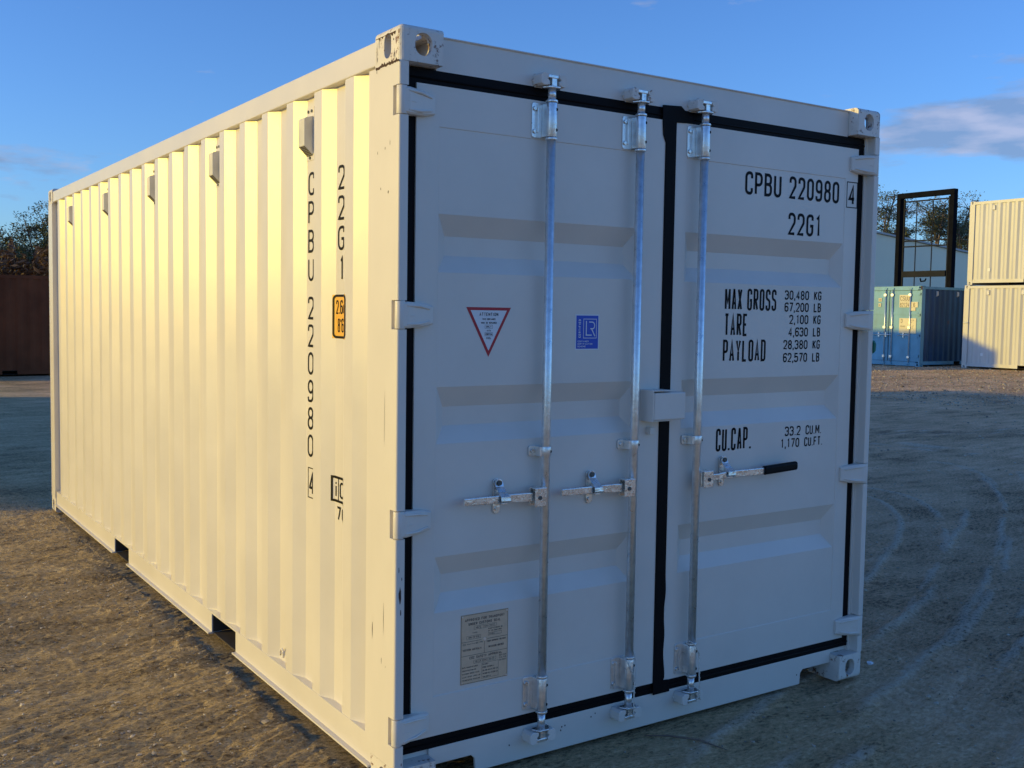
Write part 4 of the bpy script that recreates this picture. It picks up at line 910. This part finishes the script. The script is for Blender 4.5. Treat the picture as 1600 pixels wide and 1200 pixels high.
# ------------------------------------------------------------------ tall upright steel frame behind the blue container
fr = empty('steel_frame', (34.3, 20.72, gz(34.3, 21.5))); tag(fr, 'tall dark upright steel frame with thin glazing bars standing behind the blue container', 'steel frame')
FW, FH = 2.50, 6.42
for ya in (0, FW-.17):
    b = MB(); b.box(0, .24, ya, ya+.17, 0, FH-.2005); b.build('post', 'iron', fr, .01)
b = MB(); b.box(0, .24, 0, FW, FH-.20, FH); b.build('top_beam', 'iron', fr, .01)
b = MB(); b.box(0, .24, .1705, FW-.1705, 0, .2); b.build('bottom_beam', 'iron', fr, .01)
for y in (.95, 1.66):
    b = MB(); b.box(.12, .15, y, y+.03, .2005, FH-.37); b.build('mullion', 'iron_side', fr)
for ya in (.255, FW-.30):
    b = MB(); b.box(.11, .17, ya, ya+.05, .2005, FH-.25); b.build('inner_jamb', 'iron_side', fr)
for z, hh in ((FH-.36, .05), (4.52, .05), (4.30, .05)):
    b = MB(); b.box(.105, .175, .306, FW-.306, z, z+hh); b.build('transom', 'iron_side', fr)
b = MB(); b.box(.06, .22, .306, FW-.306, 3.13, 3.36); b.build('lock_rail', 'iron_side', fr)
b = MB(); b.tube([(.05, 1.35, 3.07), (.02, 1.30, 2.95), (.02, 1.12, 2.97), (.05, 1.10, 3.06)], .03, 8); b.build('handle', 'iron', fr)

# ------------------------------------------------------------------ sheds
sh = empty('shed', (44, 35.2, 0)); tag(sh, 'large pale grey metal shed with a low sloping roofline beyond the blue container', 'shed')
b = MB(); pts = [(-22, 0), (28, 0), (28, 4.55), (-2, 7.05), (-22, 5.5)]; b.prism(pts, 'y', 0, 22)
b.build('wall', 'cladding', sh)
b = MB(); b.prism([(-22.2, 5.51), (-2, 7.07), (28.2, 4.56), (28.2, 4.66), (-2, 7.17), (-22.2, 5.61)], 'y', -.15, 22.2); b.build('roof', 'roofing', sh)


# ------------------------------------------------------------------ trees
def W2(px, F):                              # a spot on the yard as (bearing, distance)
    k = (px-786)/1631; return (CAM.x+F*(math.sin(yaw)+k*math.cos(yaw)), CAM.y+F*(math.cos(yaw)-k*math.sin(yaw)))
def tree(name, label, px, F, height, spread, base, seed, lm, nclump=60, leaves=90, ls=.16, lean=0, group=None, openness=.5):
    rd = random.Random(seed); x, y = W2(px, F); z0 = gz(x, y); t_ = empty(name, (x, y, z0)); tag(t_, label, 'tree', group)
    tr = MB(); r0_ = .018*height+.05
    fork = Vector((lean*.3, 0, base*.75)); tr.tube([(0, 0, -.2), (lean*.12, .05, base*.4), tuple(fork)], [r0_*1.3, r0_, r0_*.85], 8)
    cl = []
    nl = 6
    for k in range(nl):
        a = 6.28*k/nl+rd.uniform(-.4, .4); rr = spread*rd.uniform(.35, .8); top = Vector((lean+rr*math.cos(a), rr*math.sin(a), base+(height-base)*rd.uniform(.45, .85)))
        mid = fork.lerp(top, .5)+Vector((rd.uniform(-.3, .3), rd.uniform(-.3, .3), rd.uniform(-.1, .4)))
        tr.tube([tuple(fork), tuple(mid), tuple(top)], [r0_*.6, r0_*.36, r0_*.12], 6)
        for q in range(nclump//nl):
            s_ = rd.uniform(.25, 1); p0 = mid.lerp(top, s_); d = Vector((rd.gauss(0, 1), rd.gauss(0, 1), rd.gauss(.25, .8))).normalized(); p1 = p0+d*spread*rd.uniform(.15, .55)
            p1.z = min(max(p1.z, base*.9), height-spread*.1); tr.tube([tuple(p0), tuple(p0.lerp(p1, .6)+Vector((0, 0, .05))), tuple(p1)], [r0_*.14, r0_*.08, r0_*.03], 4); cl.append(p1)
    tr.build('trunk', 'bark', t_)
    lf = MB()
    for p in cl:
        rs_ = spread*rd.uniform(.07, .17)
        for q in range(int(leaves*rd.uniform(.5, 1.3))):
            g_ = lambda: max(-1.5, min(1.5, rd.gauss(0, 1))); o = p+Vector((g_()*rs_, g_()*rs_, g_()*rs_*.6)); a = Vector((rd.gauss(0, 1), rd.gauss(0, 1), rd.gauss(-.4, .8))).normalized(); b_ = a.cross(Vector((rd.gauss(0, 1), rd.gauss(0, 1), rd.gauss(0, 1)))).normalized(); s_ = ls*rd.uniform(.6, 1.3)
            lf.poly([o-a*s_, o+b_*s_*.35, o+a*s_, o-b_*s_*.35])
    lf.build('crown', lm, t_)
    return t_
G3 = 'gum trees beyond the shed'
tree('gum_tree', 'open crowned gum tree framed by the tall steel frame', 1463, 84, 11.6, 2.7, 5.0, 3, 'leaf', 190, 70, .085, group=G3)
tree('gum_tree', 'sparse leaning gum tree rising beside the right post of the cream container', 1362, 80, 12.3, 2.4, 6.4, 5, 'leaf', 110, 60, .085, lean=.6, group=G3)
tree('gum_tree', 'low rounded gum tree between the cream container and the steel frame', 1391, 86, 9.6, 1.6, 5.6, 8, 'leaf', 100, 70, .085, group=G3)
tree('gum_tree', 'thin gum tree between the steel frame and the tan containers', 1500, 82, 10.2, 1.8, 4.0, 11, 'leaf', 96, 60, .085, group=G3)
tree('gum_tree', 'small dark gum tree low behind the shed roof right of the steel frame', 1492, 88, 8.2, 2.0, 4.0, 14, 'leaf', 100, 70, .085, group=G3)
tree('gum_tree', 'small gum tree just showing above the shed roof left of the frame', 1425, 92, 8.6, 2.0, 4.2, 17, 'leaf', 80, 60, .085, group=G3)
G4 = 'trees behind the brown container'
tree('gum_tree', 'tall dark tree against the far corner of the cream container', 84, 40, 5.75, 1.5, 2.0, 21, 'leaf2', 110, 100, .05, group=G4)
tree('gum_tree', 'bushy sunlit tree in the middle above the brown container', 48, 38, 4.75, 1.4, 1.6, 24, 'leaf2', 150, 110, .05, group=G4)
tree('gum_tree', 'dark rounded tree at the left edge above the brown container', 8, 39, 4.35, 1.3, 1.6, 27, 'leaf2', 150, 110, .05, group=G4)
tree('gum_tree', 'loose sunlit tree low beside the container corner', 72, 44, 4.7, 1.7, 1.5, 29, 'leaf2', 140, 100, .05, group=G4)
tree('gum_tree', 'dark low tree filling the gap between the two left trees', 26, 45, 4.2, 1.9, 1.3, 31, 'leaf2', 150, 110, .055, group=G4)
tree('gum_tree', 'dark tree out past the left edge behind the brown container', -45, 40, 5.2, 2.0, 1.6, 33, 'leaf2', 110, 90, .06, group=G4)
# dry scrub, one tangled mass
sc = MB(); rd = random.Random(5)
for _ in range(15000):
    px = rd.uniform(-90, 170); F = rd.uniform(30.5, 34); x, y = W2(px, F); z = gz(x, y)+rd.uniform(.1, 1)**.6*(3.35+.25*math.sin(px*.11)+.2*math.sin(px*.31+2))
    a = Vector((rd.gauss(0, 1), rd.gauss(0, 1), rd.gauss(.6, .9))).normalized(); b_ = a.cross(Vector((rd.gauss(0, 1), rd.gauss(0, 1), rd.gauss(0, 1)))).normalized(); s_ = rd.uniform(.06, .15); o = Vector((x, y, z)); sc.poly([o-a*s_, o+b_*s_*.3, o+a*s_, o-b_*s_*.3])
for _ in range(420):
    px = rd.uniform(-90, 170); F = rd.uniform(31, 34); x, y = W2(px, F); z = gz(x, y); sc.tube([(x, y, z), (x+rd.gauss(0, .15), y+rd.gauss(0, .15), z+rd.uniform(1.8, 2.9))], [.02, .005], 4)
tag(sc.build('scrub', 'dry'), 'dry brown scrub behind the brown container', None, kind='stuff')
